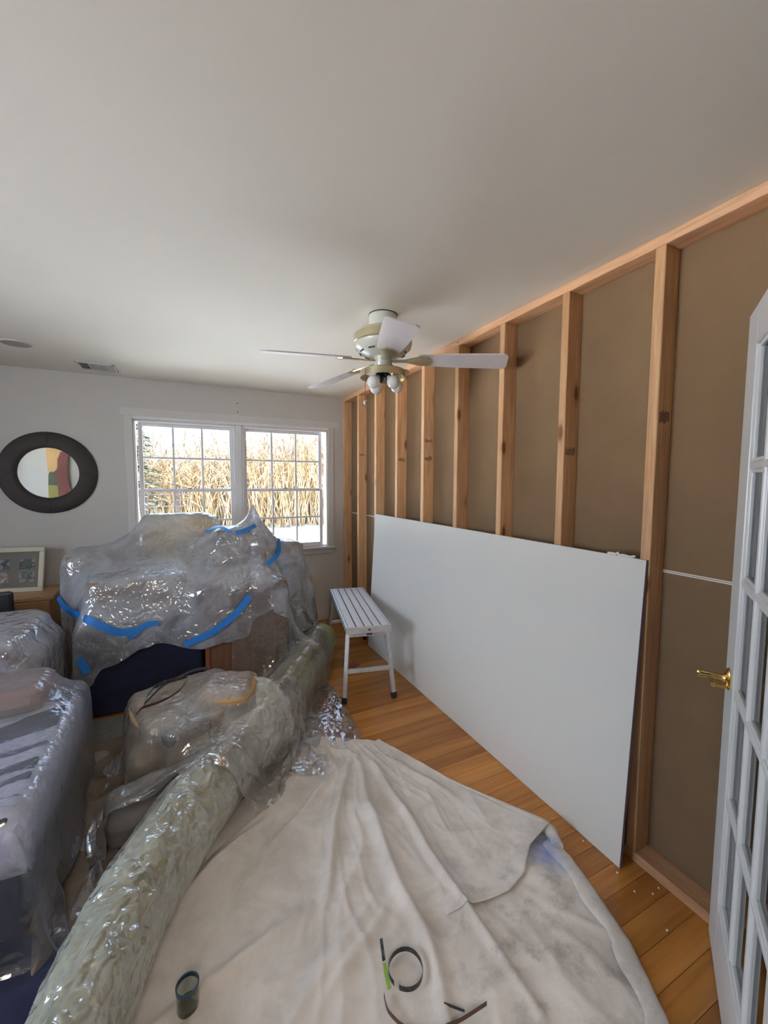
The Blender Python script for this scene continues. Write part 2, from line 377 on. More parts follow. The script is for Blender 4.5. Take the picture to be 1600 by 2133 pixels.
MB().bb(W-.0005, W+.0889, YF, YB, H-.0382, H-.0003).build('top_plate', MT['plate'], wr, bevel=.003)
MB().bb(W-.0005, W+.0889, YF, YB, .0, .038).build('bottom_plate', MT['plate'], wr, bevel=.003)
# ink grade stamps on the side faces of some studs
MT['ink'] = plain('faded_ink', (.16, .115, .09, 1), .8, nscale=90, namt=.5)
for i, z0, hgt in ((1, 1.72, .05), (2, 1.62, .045), (5, 1.65, .04), (5, 1.78, .035), (6, 1.66, .04), (8, 1.75, .03)):
    m_ = MB()
    for k in range(7): m_.bb(W+.012+k*.0088, W+.012+k*.0088+.0045, sy[i]-.0196, sy[i]-.0188, z0+random.uniform(0, .012), z0+hgt-random.uniform(0, .012))
    m_.build('stamp', MT['ink'], wr)
# nails through the top plate
for yy in (2.45, 2.62, 2.15, 3.9):
    MB().tube([(W-.012, yy, H-.022), (W+.002, yy, H-.020)], .002, 6).build('nail', MT['dark'], wr)

# ------------------------------------------------------------------ windows
def window(idx, gx0, gx1, label):
    r = empty('window_%d' % idx, (0, 0, 0), kind='structure', label=label)
    fx0, fx1 = gx0-.052, gx1+.052
    if idx == 1: fx0 = OX0
    else: fx1 = OX1
    f = MB().bb(fx0, fx0+.018, YB+.001, YB+.10, OZ0, OZ1-.001).bb(fx1-.018, fx1, YB+.001, YB+.10, OZ0, OZ1-.001).bb(fx0, fx1, YB+.001, YB+.10, OZ1-.019, OZ1-.001).bb(fx0, fx1, YB+.03, YB+.10, OZ0, OZ0+.012)
    f.build('window_frame', MT['trimwhite'], r, bevel=.003)
    ztop, zmeet, zbot = 1.990, 1.418, .853
    for (z0, z1, yy, nm) in ((zmeet-.012, ztop, YB+.062, 'u'), (zbot, zmeet+.004, YB+.030, 'l')):
        sf = MB(); st = .034
        sf.bb(gx0-st, gx0, yy, yy+.028, z0-(.04 if nm == 'l' else 0), z1+(.03 if nm == 'u' else 0)).bb(gx1, gx1+st, yy, yy+.028, z0-(.04 if nm == 'l' else 0), z1+(.03 if nm == 'u' else 0))
        if nm == 'u': sf.bb(gx0, gx1, yy, yy+.028, z1, z1+.03).bb(gx0, gx1, yy, yy+.028, z0, z0+.024); a, b = z0+.024, z1
        else: sf.bb(gx0, gx1, yy, yy+.028, z0-.04, z0).bb(gx0, gx1, yy, yy+.028, z1-.022, z1+.002); a, b = z0, z1-.022
        sa = sf.build('sash', MT['trimwhite'], r, bevel=.003)
        mx = [gx0+(gx1-gx0)*k/3 for k in (1, 2)]; mz = (a+b)/2; w_ = .009
        for x in mx: MB().bb(x-w_, x+w_, yy+.003, yy+.024, a, b).build('muntin', MT['trimwhite'], sa, bevel=.003)
        MB().bb(gx0, gx1, yy+.0035, yy+.0235, mz-w_, mz+w_).build('muntin', MT['trimwhite'], sa, bevel=.003)
        xs = [gx0, mx[0]-w_, mx[0]+w_, mx[1]-w_, mx[1]+w_, gx1]
        for k in range(3):
            for (za, zb) in ((a, mz-w_), (mz+w_, b)):
                MB().bb(xs[2*k], xs[2*k+1], yy+.012, yy+.0145, za, zb).build('pane', MT['glass'], sa)
        if nm == 'l':
            xc = (gx0+gx1)/2
            MB().bb(xc-.03, xc+.03, yy-.002, yy+.026, z1+.002, z1+.008).box((xc+.006, yy+.008, z1+.012), (.022, .006, .005), .3).build('sash_lock', MT['fanband'], sa, bevel=.002)
    return r
window(1, -.315, .417, 'left half of the white double-hung window with grilles')
window(2, .574, 1.312, 'right half of the white double-hung window with grilles')
o = MB().bb(.469, .522, YB-.006, YB+.10, OZ0, OZ1-.001).build('trim_6', MT['trimwhite'], bevel=.004); tag(o, 'white mullion between the two window halves', kind='structure')
o = MB().bb(XL-.06, XL-.02, .55, 1.75, .8, .84).bb(XL-.06, XL-.02, .55, 1.75, 2.01, 2.05).bb(XL-.06, XL-.02, 1.13, 1.17, .84, 2.01).bb(XL-.06, XL-.02, .55, .59, .84, 2.01).bb(XL-.06, XL-.02, 1.71, 1.75, .84, 2.01).build('window_3', MT['trimwhite']); tag(o, 'white window in the left wall', kind='structure')

# ------------------------------------------------------------------ French door standing open by the stud wall
DX, DY, DA = 1.550, .640, 1.027
dr = empty('door_1', (DX, DY, 0), kind='structure', label='white French door with glass lites standing open at the right')
dr.rotation_euler = (0, 0, -PI/2-DA+0)       # local +x runs from the free edge to the hinge side
def doorbox(x0, x1, z0, z1, y0=-.0175, y1=.0175): return MB().bb(x0, x1, y0, y1, z0, z1)
DW, DH, ST = .76, 2.0, .125
gx = [ST, ST+(DW-2*ST)/3, ST+2*(DW-2*ST)/3, DW-ST]; gz = [.215+.334*k for k in range(6)]
doorbox(0, ST-.001, .008, DH).build('stile', MT['doorwhite'], dr, bevel=.003)
doorbox(DW-ST+.001, DW, .008, DH).build('stile', MT['doorwhite'], dr, bevel=.003)
doorbox(ST-.001, DW-ST+.001, .008, gz[0]).build('bottom_rail', MT['doorwhite'], dr, bevel=.003)
doorbox(ST-.001, DW-ST+.001, gz[5], DH).build('top_rail', MT['doorwhite'], dr, bevel=.003)
for x in gx[1:3]: doorbox(x-.011, x+.011, gz[0], gz[5], -.015, .015).build('muntin', MT['doorwhite'], dr, bevel=.005)
for z in gz[1:5]: doorbox(ST, DW-ST, z-.011, z+.011, -.0148, .0148).build('muntin', MT['doorwhite'], dr, bevel=.005)
for i in range(3):
    for j in range(5):
        a, b = gx[i]+(.011 if i else 0), gx[i+1]-(.011 if i < 2 else 0); c, d = gz[j]+(.011 if j else 0), gz[j+1]-(.011 if j < 4 else 0)
        bd = MB(); t = .010
        for (p0, p1, q0, q1) in ((a, a+t, c, d), (b-t, b, c, d), (a+t, b-t, c, c+t), (a+t, b-t, d-t, d)): bd.bb(p0, p1, -.011, .011, q0, q1)
        bo = bd.build('glazing_bead', MT['doorwhite'], dr, bevel=.003)
        MB().bb(a+.002, b-.002, -.002, .002, c+.002, d-.002).build('pane', MT['doorglass'], dr)
# knob: which local y side faces the room away from the wall
Rx = lambda s: Matrix.Rotation(-s*PI/2, 3, 'X')
for s in (1, -1):
    kn = MB().lathe([(.0, 0), (.033, 0), (.033, .003), (.028, .007), (.014, .012), (.0105, .02), (.0105, .062), (.0125, .066), (.0125, .076), (.008, .080), (.0, .080)], 28, M=Rx(s))
    k = kn.build('door_knob', MT['brass'], dr, True, loc=(.068, s*.0175, .905))
    k['label'] = 'brass rosette with a bare knob stem'
    MB().lathe([(0, 0), (.006, 0), (.006, .034), (.009, .036), (.009, .046), (0, .048)], 16, M=Rx(s)).build('privacy_pin', MT['brass'], k, True, loc=(.004, 0, -.026))
hg = MB().bb(-.003, .0, -.0165, .0165, 1.83, 1.925).bb(-.003, .0, .0165, .052, 1.916, 1.925).bb(-.003, .0, .0165, .052, 1.83, 1.839).bb(-.003, .0, .044, .052, 1.83, 1.925).build('hinge_leaf', MT['brass'], dr, bevel=.001)

# ------------------------------------------------------------------ leaning drywall
sh = empty('drywall_sheet', (1.4855, .929, 0), label='large white drywall sheet leaning along the stud wall', cat='drywall sheet')
ang = math.atan2(W-.012-1.4855, 1.2); sh.rotation_euler = (0, ang, 0)
MB().bb(0, .012, 0, 2.42, .002, 1.213).build('panel_core', MT['gypsum'], sh)
MB().bb(-.001, 0, 0, 2.42, .002, 1.213).build('face_paper', MT['drywall'], sh)
MB().bb(-.0012, .0125, -.001, .0008, .002, 1.213).build('end_tape', plain('purple_grey_end_tape', (.20, .15, .19, 1), .8), sh)
torn = MB(); random.seed(9)
for k in range(5): torn.box((.004, .06+k*.022, 1.2165+.002*random.random()), (.0005, .014, .004), M=Matrix.Rotation(random.uniform(-.5, .2), 3, 'X'))
torn.build('torn_paper', MT['seam'], sh)

# ------------------------------------------------------------------ ceiling fan
fx, fy = .987, 2.033
fan = empty('ceiling_fan', (fx, fy, H), label='white ceiling fan with four blades, brass bands and bare bulbs', cat='ceiling fan')
zz = lambda z: z-H
MB().lathe([(.076, 0), (.076, zz(2.325)), (.07, zz(2.318)), (.05, zz(2.314))], 40).build('canopy', MT['fanwhite'], fan, True)
MB().lathe([(.078, 0), (.078, -.004)], 40).build('canopy_gasket', MT['dark'], fan, True)
MB().lathe([(.05, zz(2.325)), (.09, zz(2.318)), (.13, zz(2.302)), (.150, zz(2.285)), (.153, zz(2.278))], 48).build('motor_top', MT['fanwhite'], fan, True)
MB().lathe([(.150, zz(2.286)), (.157, zz(2.280)), (.157, zz(2.242)), (.150, zz(2.238))], 48).build('motor_band', MT['fanband'], fan, True)
MB().lathe([(.150, zz(2.240)), (.155, zz(2.234)), (.150, zz(2.215)), (.12, zz(2.190)), (.085, zz(2.176)), (.05, zz(2.170))], 48).build('motor_bowl', MT['fanwhite'], fan, True)
for k in range(10):
    a = k*2*PI/10; MB().box((.123*math.cos(a), .123*math.sin(a), zz(2.190)), (.003, .018, .003), a).build('vent_slot', MT['dark'], fan)
MB().lathe([(.05, zz(2.172)), (.048, zz(2.165)), (.048, zz(2.118)), (.044, zz(2.112)), (.03, zz(2.11))], 32).build('switch_housing', MT['fanwhite'], fan, True)
def blade():
    v = []; f = []
    prof = [(.20, .052), (.22, .058), (.40, .068), (.58, .074), (.625, .073), (.64, .066), (.648, .05)]
    m = MB(); top = []; n = len(prof)
    pts = [(x, w) for x, w in prof]+[(x, -w) for x, w in reversed(prof)]
    m.prism([Vector((x, w, 0)) for x, w in pts], (0, 0, -.003), (0, 0, .003))
    return m
zb = 2.158
bm_ = blade().mesh('blade', MT['blade'], False)
im = MB().prism([Vector(p) for p in ((.05, -.014, 0), (.12, -.012, 0), (.165, -.03, 0), (.205, -.045, 0), (.245, -.042, 0), (.262, -.02, 0), (.262, .02, 0), (.245, .042, 0), (.205, .045, 0), (.165, .03, 0), (.12, .012, 0), (.05, .014, 0))], (0, 0, -.010), (0, 0, -.004)).mesh('blade_iron', MT['fanband'])
for k in range(5):
    a = math.radians(-109+72*k)
    if k != 2: b = mk('blade', bm_, fan, (0, 0, zz(zb))); b.matrix_local = Matrix.Translation((0, 0, zz(zb))) @ Matrix.Rotation(a, 4, 'Z') @ Matrix.Rotation(.066, 4, 'Y') @ Matrix.Rotation(math.radians(-12), 4, 'X')
    ir = mk('blade_iron', im, fan, (0, 0, zz(zb))); ir.matrix_local = Matrix.Translation((0, 0, zz(zb))) @ Matrix.Rotation(a, 4, 'Z') @ Matrix.Rotation(.066, 4, 'Y') @ Matrix.Rotation(math.radians(-12), 4, 'X')
MB().lathe([(.03, zz(2.115)), (.06, zz(2.106)), (.062, zz(2.098)), (.03, zz(2.094))], 32).build('light_hub', MT['fanwhite'], fan, True)
rg = MB().lathe([(.119, zz(2.098)), (.123, zz(2.094)), (.123, zz(2.060)), (.1215, zz(2.060)), (.1195, zz(2.064)), (.1195, zz(2.090)), (.119, zz(2.098))], 56)
rg.f = rg.f[:56*6]; rg.build('light_ring', MT['fanband'], fan, True)
ar = MB()
for k in range(3):
    a = math.radians(40+120*k); ar.tube([(.03*math.cos(a), .03*math.sin(a), zz(2.098)), (.12*math.cos(a), .12*math.sin(a), zz(2.088))], .005, 8)
ar.build('ring_arm', MT['fanband'], fan, True)
for k, a in enumerate((-150, -75, 0, 90)):
    a = math.radians(a); d = Vector((math.cos(a)*.8, math.sin(a)*.8, -.62)).normalized(); M = d.to_track_quat('Z', 'Y').to_matrix()
    p = Vector((0, 0, zz(2.092)))+d*.012
    MB().lathe([(.019, 0), (.019, .045), (.017, .047)], 20, M=M).build('socket', MT['dark'], fan, True, loc=p)
    MB().lathe([(.012, .044), (.014, .055), (.027, .075), (.035, .092), (.031, .113), (.018, .125), (0, .128)], 24, M=M).build('bulb', MT['bulb'], fan, True, loc=p)
ch = MB().tube([(-.118, -.045, zz(2.085)), (-.125, -.05, zz(2.08)), (-.125, -.05, zz(1.925))], .0016, 6)
pc = ch.build('pull_chain', MT['deskedge'], fan)
MB().lathe([(0, -.014), (.009, -.011), (.0125, -.002), (.011, .007), (.005, .012), (0, .013)], 16).build('pull_knob', MT['chrome'], pc, True, loc=(-.125, -.05, zz(1.912)))

# ------------------------------------------------------------------ ceiling speaker and air vent
sp = empty('ceiling_speaker', (-.948, 3.505, H), label='round grey flush speaker grille in the ceiling', cat='speaker')
MB().lathe([(.088, 0), (.088, -.004), (.080, -.007), (.078, -.004)], 40).build('rim', MT['vent'], sp, True)
MB().lathe([(.0, -.0055), (.079, -.0045)], 40).build('grille', MT['speaker'], sp, True)
vt = empty('ceiling_vent', (-.575, 3.925, H), label='white metal air register with three louvre banks in the ceiling', cat='air vent')
VX, VY = .128, .125
f = MB().bb(-VX, VX, -VY, -VY+.03, -.006, 0).bb(-VX, VX, VY-.03, VY, -.006, 0).bb(-VX, -VX+.018, -VY, VY, -.006, 0).bb(VX-.018, VX, -VY, VY, -.006, 0).bb(-.048, -.040, -VY+.03, VY-.03, -.006, 0).bb(.048, .056, -VY+.03, VY-.03, -.006, 0)
f.build('register_frame', MT['vent'], vt, bevel=.002)
MB().bb(-VX+.01, VX-.01, -VY+.02, VY-.02, -.0012, -.0002).build('backing', MT['ventdark'], vt)
for (a, b, tl) in ((-.108, -.048, .9), (-.038, .046, .2), (.058, .108, -.8)):
    n_ = 9 if tl == .2 else 5
    for k in range(n_):
        if tl == .2:
            yy = -VY+.036+k*(2*VY-.072)/(n_-1); MB().box(((a+b)/2, yy, -.004), ((b-a)/2, .0055, .0007), M=Matrix.Rotation(.7, 3, 'X')).build('slat', MT['vent'], vt)
        else:
            xx = a+.006+k*(b-a-.012)/(n_-1); MB().box((xx, 0, -.004), (.0045, VY-.032, .0007), M=Matrix.Rotation(tl, 3, 'Y')).build('slat', MT['vent'], vt)

# ------------------------------------------------------------------ round mirror
mr = empty('round_mirror', (-.978, YB, 1.563), label='round wall mirror in a wide dark brown leather frame', cat='mirror')
RX = Matrix.Rotation(PI/2, 3, 'X')
R0, R1 = .207, .330
for q in range(4):
    m_ = MB(); n_ = 22; vs = []; fs = []
    prof = [(R0, -.004), (R0, -.018), (R0+.006, -.022), (R0+.03, -.025), (R1-.02, -.023), (R1-.004, -.018), (R1, -.012), (R1, -.001), (R0, -.001)]
    for i in range(n_+1):
        a = q*PI/2+.004+(PI/2-.008)*i/n_
        for r, yv in prof: vs.append((r*math.cos(a), yv, r*math.sin(a)))
    k_ = len(prof)
    for i in range(n_):
        for j in range(k_-1): a = i*k_+j; fs.append((a, a+1, a+1+k_, a+k_))
    fs += [tuple(range(k_)), tuple(n_*k_+j for j in range(k_))[::-1]]
    m_.add(vs, fs).build('frame_quarter', MT['mirrorframe'], mr, True)
MB().lathe([(0, .010), (R0+.002, .008)], 64, M=RX).build('mirror_glass', MT['mirror'], mr, True)
MB().lathe([(R0-.004, .004), (R0-.004, .019), (R0+.003, .021), (R0+.003, .004)], 64, M=RX).build('inner_rim', MT['mirrorframe'], mr, True)
del_ = None

# tall painting on the front wall (seen in the mirror), colours darkened to dim its reflection
MT['paint_sky'] = plain('ochre_paint', (.34, .21, .085, 1), .8, nscale=3, namt=.12); MT['paint_tree'] = plain('forest_paint', (.03, .045, .022, 1), .8, nscale=6, namt=.2)
MT['paint_field'] = plain('meadow_paint', (.14, .13, .03, 1), .8, nscale=4, namt=.15); MT['paint_red'] = plain('maroon_paint', (.095, .026, .02, 1), .8, nscale=4, namt=.15)
pt = empty('landscape_painting', (-1.76, YF, 1.6), label='tall unframed landscape painting with ochre sky and maroon shape, seen in the mirror', cat='painting')
MB().bb(-.17, .17, .001, .03, -.62, .62).build('canvas', MT['paint_sky'], pt, bevel=.002)
random.seed(2)
tp = [(-.169, -.25)]+[(-.169+.338*k/16, .02+.05*random.random()+(.05 if k % 3 == 0 else 0)) for k in range(17)]+[(.169, -.25)]
MB().prism([Vector((x, .030, z)) for x, z in tp], (0, 0, 0), (0, .0012, 0)).build('painted_trees', MT['paint_tree'], pt)
MB().bb(-.169, .169, .030, .0313, -.619, -.25).build('painted_field', MT['paint_field'], pt)
MB().prism([Vector((x, .0314, z)) for x, z in ((.169, -.5), (-.02, -.5), (.0, -.1), (.03, .15), (.01, .30), (.05, .42), (.12, .45), (.169, .45))], (0, 0, 0), (0, .0012, 0)).build('painted_figure', MT['paint_red'], pt)

# ------------------------------------------------------------------ folding work platform
wp = empty('work_platform', (0, 0, 0), label='folding aluminium work platform with a white slatted top', cat='work platform')
P1, P2 = Vector((1.085, 2.455, 0)), Vector((1.385, 3.54, 0))     # near and far ends of the centre line
axv = (P2-P1); LN = 1.03; ax = axv.normalized(); rz = math.atan2(ax.y, ax.x)
c0 = Vector((1.115, 2.50, 0)); rz += .05
wp.location = c0; wp.rotation_euler = (0, 0, rz)                  # local +x = away from the camera, y = across
TZ, HWD = .515, .155
n_ = 5; sw = (2*HWD-.02)/n_
for k in range(n_):
    yc = -HWD+.01+sw*(k+.5)
    MB().bb(.004, LN-.004, yc-sw/2+.0045, yc+sw/2-.0045, TZ-.010, TZ).build('slat', MT['aluplank'], wp, bevel=.0015)
    for e in (-1, 1): pass
MB().bb(.0, LN, -HWD, HWD, TZ-.016, TZ-.0105).build('slot_shade_sheet', MT['slot'], wp)  # dark sheet under the slats painting the shade in their gaps
MB().bb(0, LN, -HWD-.001, -HWD+.012, TZ-.045, TZ-.001).build('side_rail', MT['alu'], wp, bevel=.002)
MB().bb(0, LN, HWD-.012, HWD+.001, TZ-.045, TZ-.001).build('side_rail', MT['alu'], wp, bevel=.002)
for x in (0, LN):
    MB().bb(x-.004, x+.004, -HWD-.002, HWD+.002, TZ-.050, TZ-.0005).build('end_cap', MT['alu'], wp, bevel=.002)
MB().bb(-.0055, -.004, -.012, .006, TZ-.030, TZ-.016).build('label_mark', MT['red'], wp)
MB().bb(-.012, .0, -.022, .018, TZ-.058, TZ-.048).build('latch', MT['dark'], wp, bevel=.002)
for x, sx_ in ((.055, -1), (LN-.055, 1)):
    ft = []
    for sy_ in (-1, 1):
        top = Vector((x, sy_*(HWD-.018), TZ-.047)); bot = Vector((x+sx_*.085, sy_*(HWD+.020), .0))
        d = (bot-top); L = d.length; M = d.to_track_quat('Z', 'X').to_matrix(); mid = top+d*.5
        MB().box(top+d*.48, (.010, .014, L*.48), M=M).build('leg', MT['alu'], wp, bevel=.003)
        MB().box(top+d*.955, (.0135, .0175, L*.043), M=M).build('rubber_foot', MT['dark'], wp, bevel=.003)
        ft.append((top, d))
    for t, nm in ((.06, 'cross_bar'), (.56, 'step_bar')):
        a = ft[0][0]+ft[0][1]*t; b = ft[1][0]+ft[1][1]*t
        m_ = MB().box((a+b)/2, (.012, (b-a).length/2-.006, .010 if t < .1 else .014)).build(nm, MT['alu'], wp, bevel=.003)
    MB().tube([ft[0][0]+ft[0][1]*.5+Vector((0, .012, 0)), Vector((x-sx_*.16, -HWD+.02, TZ-.03))], .004, 6).build('brace', MT['alu'], wp)
rd = MB().box((1.21, 3.02, .0015), (.045, .035, .0012), .5).build('red_sandpaper', MT['red']); tag(rd, 'small dark red paper square on the floor under the platform', 'sandpaper')

def patch(name, G, Z, mat, parent=None):
    nx, ny = Z.shape; P = np.dstack([G, Z]); I = np.arange(nx*ny).reshape(nx, ny); F = np.stack([I[:-1, :-1], I[1:, :-1], I[1:, 1:], I[:-1, 1:]], -1).reshape(-1, 4)
    me = bpy.data.meshes.new(name); me.from_pydata(P.reshape(-1, 3).tolist(), [], F.tolist()); me.materials.append(mat)
    for p in me.polygons: p.use_smooth = True
    return mk(name, me, parent)

# ------------------------------------------------------------------ furniture and goods under the sheeting
dk = empty('cabinet', (0, 3.0, 0), label='brown wooden cabinet under clear plastic in front of the window', cat='cabinet')
MB().bb(.095, .672, -.004, .60, .755, .775).build('top', MT['deskwood'], dk, bevel=.003)
MB().bb(.135, .645, .006, .58, .02, .754).build('carcass', MT['deskwood'], dk, bevel=.002)
MB().bb(.105, .134, .0, .58, .0, .754).build('side_panel', MT['deskedge'], dk, bevel=.002)
MB().bb(.6455, .664, .0, .58, .0, .754).build('side_panel', MT['deskwood'], dk, bevel=.002)
tk = MB().bb(-.62, .085, 3.02, 3.5, .005, .56).build('dark_opening_chest', MT['navy'], bevel=.02); tag(tk, 'added navy chest standing for the dark opening left of the brown cabinet', 'chest')  # added box whose navy colour stands for the shade inside the opening
MB().bb(-.60, .07, 3.012, 3.0215, .43, .437).build('lid_seam', MT['dark'], tk)
def carton(name, x0, x1, y0, y1, z0, z1, label, mat='carton', rz=0):
    r = empty(name, ((x0+x1)/2, (y0+y1)/2, z0), rz, label=label, cat='box'); hx, hy, h = (x1-x0)/2, (y1-y0)/2, z1-z0
    MB().bb(-hx, hx, -hy, hy, 0, h-.003).build('box_body', MT[mat], r, bevel=.004)
    MB().bb(-hx, hx, -hy, -.001, h-.0029, h).build('flap', MT[mat], r); MB().bb(-hx, hx, .001, hy, h-.0029, h).build('flap', MT[mat], r)
    MB().bb(-hx-.0005, hx+.0005, -.024, .024, h, h+.0006).build('packing_tape', MT['cream'], r)
    return r
carton('cardboard_box', .20, .43, 3.18, 3.48, .776, 1.14, 'grey-brown carton on the desk under plastic, below the twisted plastic tip', 'kraft', .1)
carton('cardboard_box', .72, .96, 3.35, 3.80, .0, .70, 'tall brown carton on the floor right of the desk under plastic')
carton('cardboard_box', -.80, -.22, 3.52, 3.95, .0, .56, 'lower brown carton behind the navy chest, under plastic')
carton('cardboard_box', -.76, -.30, 3.50, 3.90, .562, .97, 'upper brown carton of the stack at the left of the mound', rz=.06)
carton('cardboard_box', -.18, .07, 3.52, 3.95, .0, .80, 'narrow brown carton standing behind the navy chest', 'kraft')
carton('cardboard_box', -.56, -.04, 3.06, 3.40, .60, .86, 'low brown carton lying on the navy chest under plastic', rz=.04)
carton('cardboard_box', .71, .89, 3.40, 3.70, .702, .975, 'small carton on top of the tall one right of the cabinet', 'kraft', .1)
ct = MB().lathe([(.04, 0), (.04, .30), (.036, .30), (.036, .29)], 24).build('cardboard_tube', MT['kraft'], smooth=True, loc=(.60, 3.35, .776)); tag(ct, 'upright cardboard tube at the right end of the covered desk', 'tube')

ds = empty('dresser', (-1.42, 4.0, 0), label='honey wood dresser against the window wall under the photo frame', cat='dresser')
MB().bb(-.62, .52, -.20, .19, .612, .640).build('top', MT['dresser'], ds, bevel=.004)
MB().bb(-.60, .50, -.185, .19, .05, .612).build('carcass', MT['dresser'], ds, bevel=.003)
for i in range(2):
    for j in range(3):
        d_ = MB().bb(-.58+i*.545, -.05+i*.545, -.20, -.1852, .07+j*.18, .24+j*.18).build('drawer', MT['dresser'], ds, bevel=.004)
        MB().lathe([(.006, 0), (.006, .012), (.014, .02), (.010, .028), (0, .03)], 14, M=RX).build('knob', MT['brass'], d_, True, loc=(-.315+i*.545, -.20, .155+j*.18))
pf = empty('photo_frame', (-1.01, 3.985, .641), label='cream picture frame with four small photos leaning on the wall', cat='picture frame')
pf.rotation_euler = (-.20, 0, -.20)
FW, FH = .40, .345
f = MB().bb(-FW, 0, 0, .022, 0, .035).bb(-FW, 0, 0, .022, FH-.035, FH).bb(-FW, -FW+.035, 0, .022, .035, FH-.035).bb(-.035, 0, 0, .022, .035, FH-.035)
f.build('frame', MT['framewood'], pf, bevel=.004)
MB().bb(-FW+.033, -.033, .012, .018, .033, FH-.033).build('mat_board', MT['mat'], pf)
PH = [((.10, .14, .15), (.05, .05, .09)), ((.12, .13, .12), (.03, .05, .055)), ((.45, .50, .48), (.25, .09, .09)), ((.08, .12, .10), (.30, .27, .25))]
random.seed(4)
for k, (xx, zc) in enumerate(((-.285, .215), (-.115, .215), (-.285, .115), (-.115, .115))):
    c1, c2 = PH[k]; m_, n, l, b = nt('snapshot_print_%d' % k)
    t = tex(n, l, 'Noise', 22, coords(n, l, rot=(k, 0, k*2.)), detail=2); r_ = ramp(n, l, t.outputs[0], [(.42, c1), (.52, c2), (.62, (.40, .34, .30))]); l.new(r_.outputs[0], b.inputs['Base Color'])
    MB().bb(xx-.052, xx+.052, .0105, .0122, zc-.038, zc+.038).build('photo', m_, pf)
MB().bb(-FW+.034, -.034, .0075, .0090, .034, FH-.034).build('glass', glassmat('matt_picture_glass', (.97, .97, .97), .12), pf)
ch_ = empty('black_chair', (-1.31, 3.50, 0), label='black chair whose backrest corner shows at the left edge by the dresser', cat='chair')
MB().bb(-.27, .27, -.02, .02, .46, .765).build('backrest', MT['dark'], ch_, bevel=.07)
MB().bb(-.25, .25, -.42, .0, .40, .45).build('seat', MT['dark'], ch_, bevel=.02)
for sx_, sy_ in ((-1, 0), (1, 0), (-1, -1), (1, -1)): MB().tube([(sx_*.21, -.03+sy_*.35, .40), (sx_*.23, -.01+sy_*.40, .0)], .014, 8).build('leg', MT['dark'], ch_)
bd = empty('daybed', (-1.1, 2.03, 0), label='low bed with a pale blue quilt over a navy base under plastic at the left', cat='bed')
MB().bb(-.63, .60, -.45, .43, .03, .27).build('bed_base', MT['navy'], bd, bevel=.02)
MB().bb(-.63, .61, -.47, .47, .272, .43).build('mattress', MT['quilt'], bd, bevel=.045)
gx_ = np.stack(np.meshgrid(np.linspace(-.65, .63, 90), np.linspace(-.49, .49, 110), indexing='ij'), -1)
zq = np.zeros((90, 110))
for i in range(90):
    for j in range(110):
        x, y_ = gx_[i, j]; a = noise.noise(Vector((x*1.6, y_*2, 3))); r1 = 1-abs(noise.noise(Vector((x*1.1+.4, y_*9+a*1.6, 5))))*3.2; r2 = 1-abs(noise.noise(Vector((x*3, y_*16+a*2, 8))))*3
        ed = min(1, min(.63-x, y_+.49, .49-y_)/.05+.0); zq[i, j] = .468-.055*max(0, r1-.15)-.016*max(0, r2)-.16*(1-max(0, ed))**2
ub = MB().bb(-.60, .575, -.44, .44, .430, .447).build('crease_shade', MT['navy'], bd, bevel=.01); ub['label'] = 'navy layer put in for the shade in the quilt creases'  # added dark layer that paints the shade in the quilt creases
qo = patch('quilt', gx_, zq, MT['quilt'], bd); qs = qo.modifiers.new('t', 'SOLIDIFY'); qs.thickness = .004
ar_ = empty('armchair', (-1.24, 2.85, 0), label='dusty rose armchair behind the bed, hidden under plastic', cat='armchair')
MB().bb(-.45, .45, -.28, .30, .08, .42).build('seat', MT['rose'], ar_, bevel=.05)
MB().bb(-.46, .46, .12, .34, .42, .70).build('backrest', MT['rose'], ar_, bevel=.06)
MB().bb(-.50, -.34, -.30, .28, .30, .60).build('armrest', MT['rose'], ar_, bevel=.05); MB().bb(.38, .54, -.30, .28, .30, .60).build('armrest', MT['rose'], ar_, bevel=.05)
pl = [MB().box((0, 0, 0), (.30, .15, .05)).build('pillow', MT['rose'], bevel=.045, loc=(-.88, 2.36, .53))]
tag(pl[0], 'dusty rose pillow at the back of the covered bed', 'pillow')
def cushion(c, h, rz, mat, label, tilt=0):
    bm = bmesh.new(); bmesh.ops.create_cube(bm, size=2); bmesh.ops.subdivide_edges(bm, edges=bm.edges, cuts=7, use_grid_fill=True)
    for v in bm.verts:
        x, y, z = v.co; r = 1-.16*(x*x*y*y); pz = .45+.55*math.sqrt(max(0, (1-x**4)*(1-y**4)))
        v.co = Vector((x*h[0]*r, y*h[1]*r, z*h[2]*pz))
    me = bpy.data.meshes.new('cushion'); bm.to_mesh(me); bm.free(); me.materials.append(MT[mat])
    for p in me.polygons: p.use_smooth = True
    o = mk('cushion', me, None, c); o.rotation_euler = (tilt, 0, rz); tag(o, label, 'cushion'); return o
cushion((.03, 2.44, .11), (.34, .30, .105), .12, 'beige', 'lower beige cushion in the middle heap under plastic')
cushion((.0, 2.42, .275), (.28, .25, .055), .3, 'beige', 'flat beige cushion on top of the middle heap under plastic')
cushion((.20, 2.34, .355), (.14, .17, .03), -.3, 'tan', 'tan brown cushion at the right of the middle heap under plastic')
cushion((-.02, 2.12, .30), (.11, .07, .035), .5, 'greycush', 'small dark grey cushion at the front of the middle heap')
cushion((-.16, 1.96, .08), (.18, .12, .075), .2, 'greycush', 'dark grey cushion between the heap and the green roll')
cu = cushion((.0, 3.30, .575), (.30, .16, .010), 0, 'greycush', 'flat grey cushion on the navy chest under plastic')
MT['backlit'] = plain('window_glow_fabric', (.80, .68, .40, 1), .9)  # golden tone put in for window light coming through the plastic
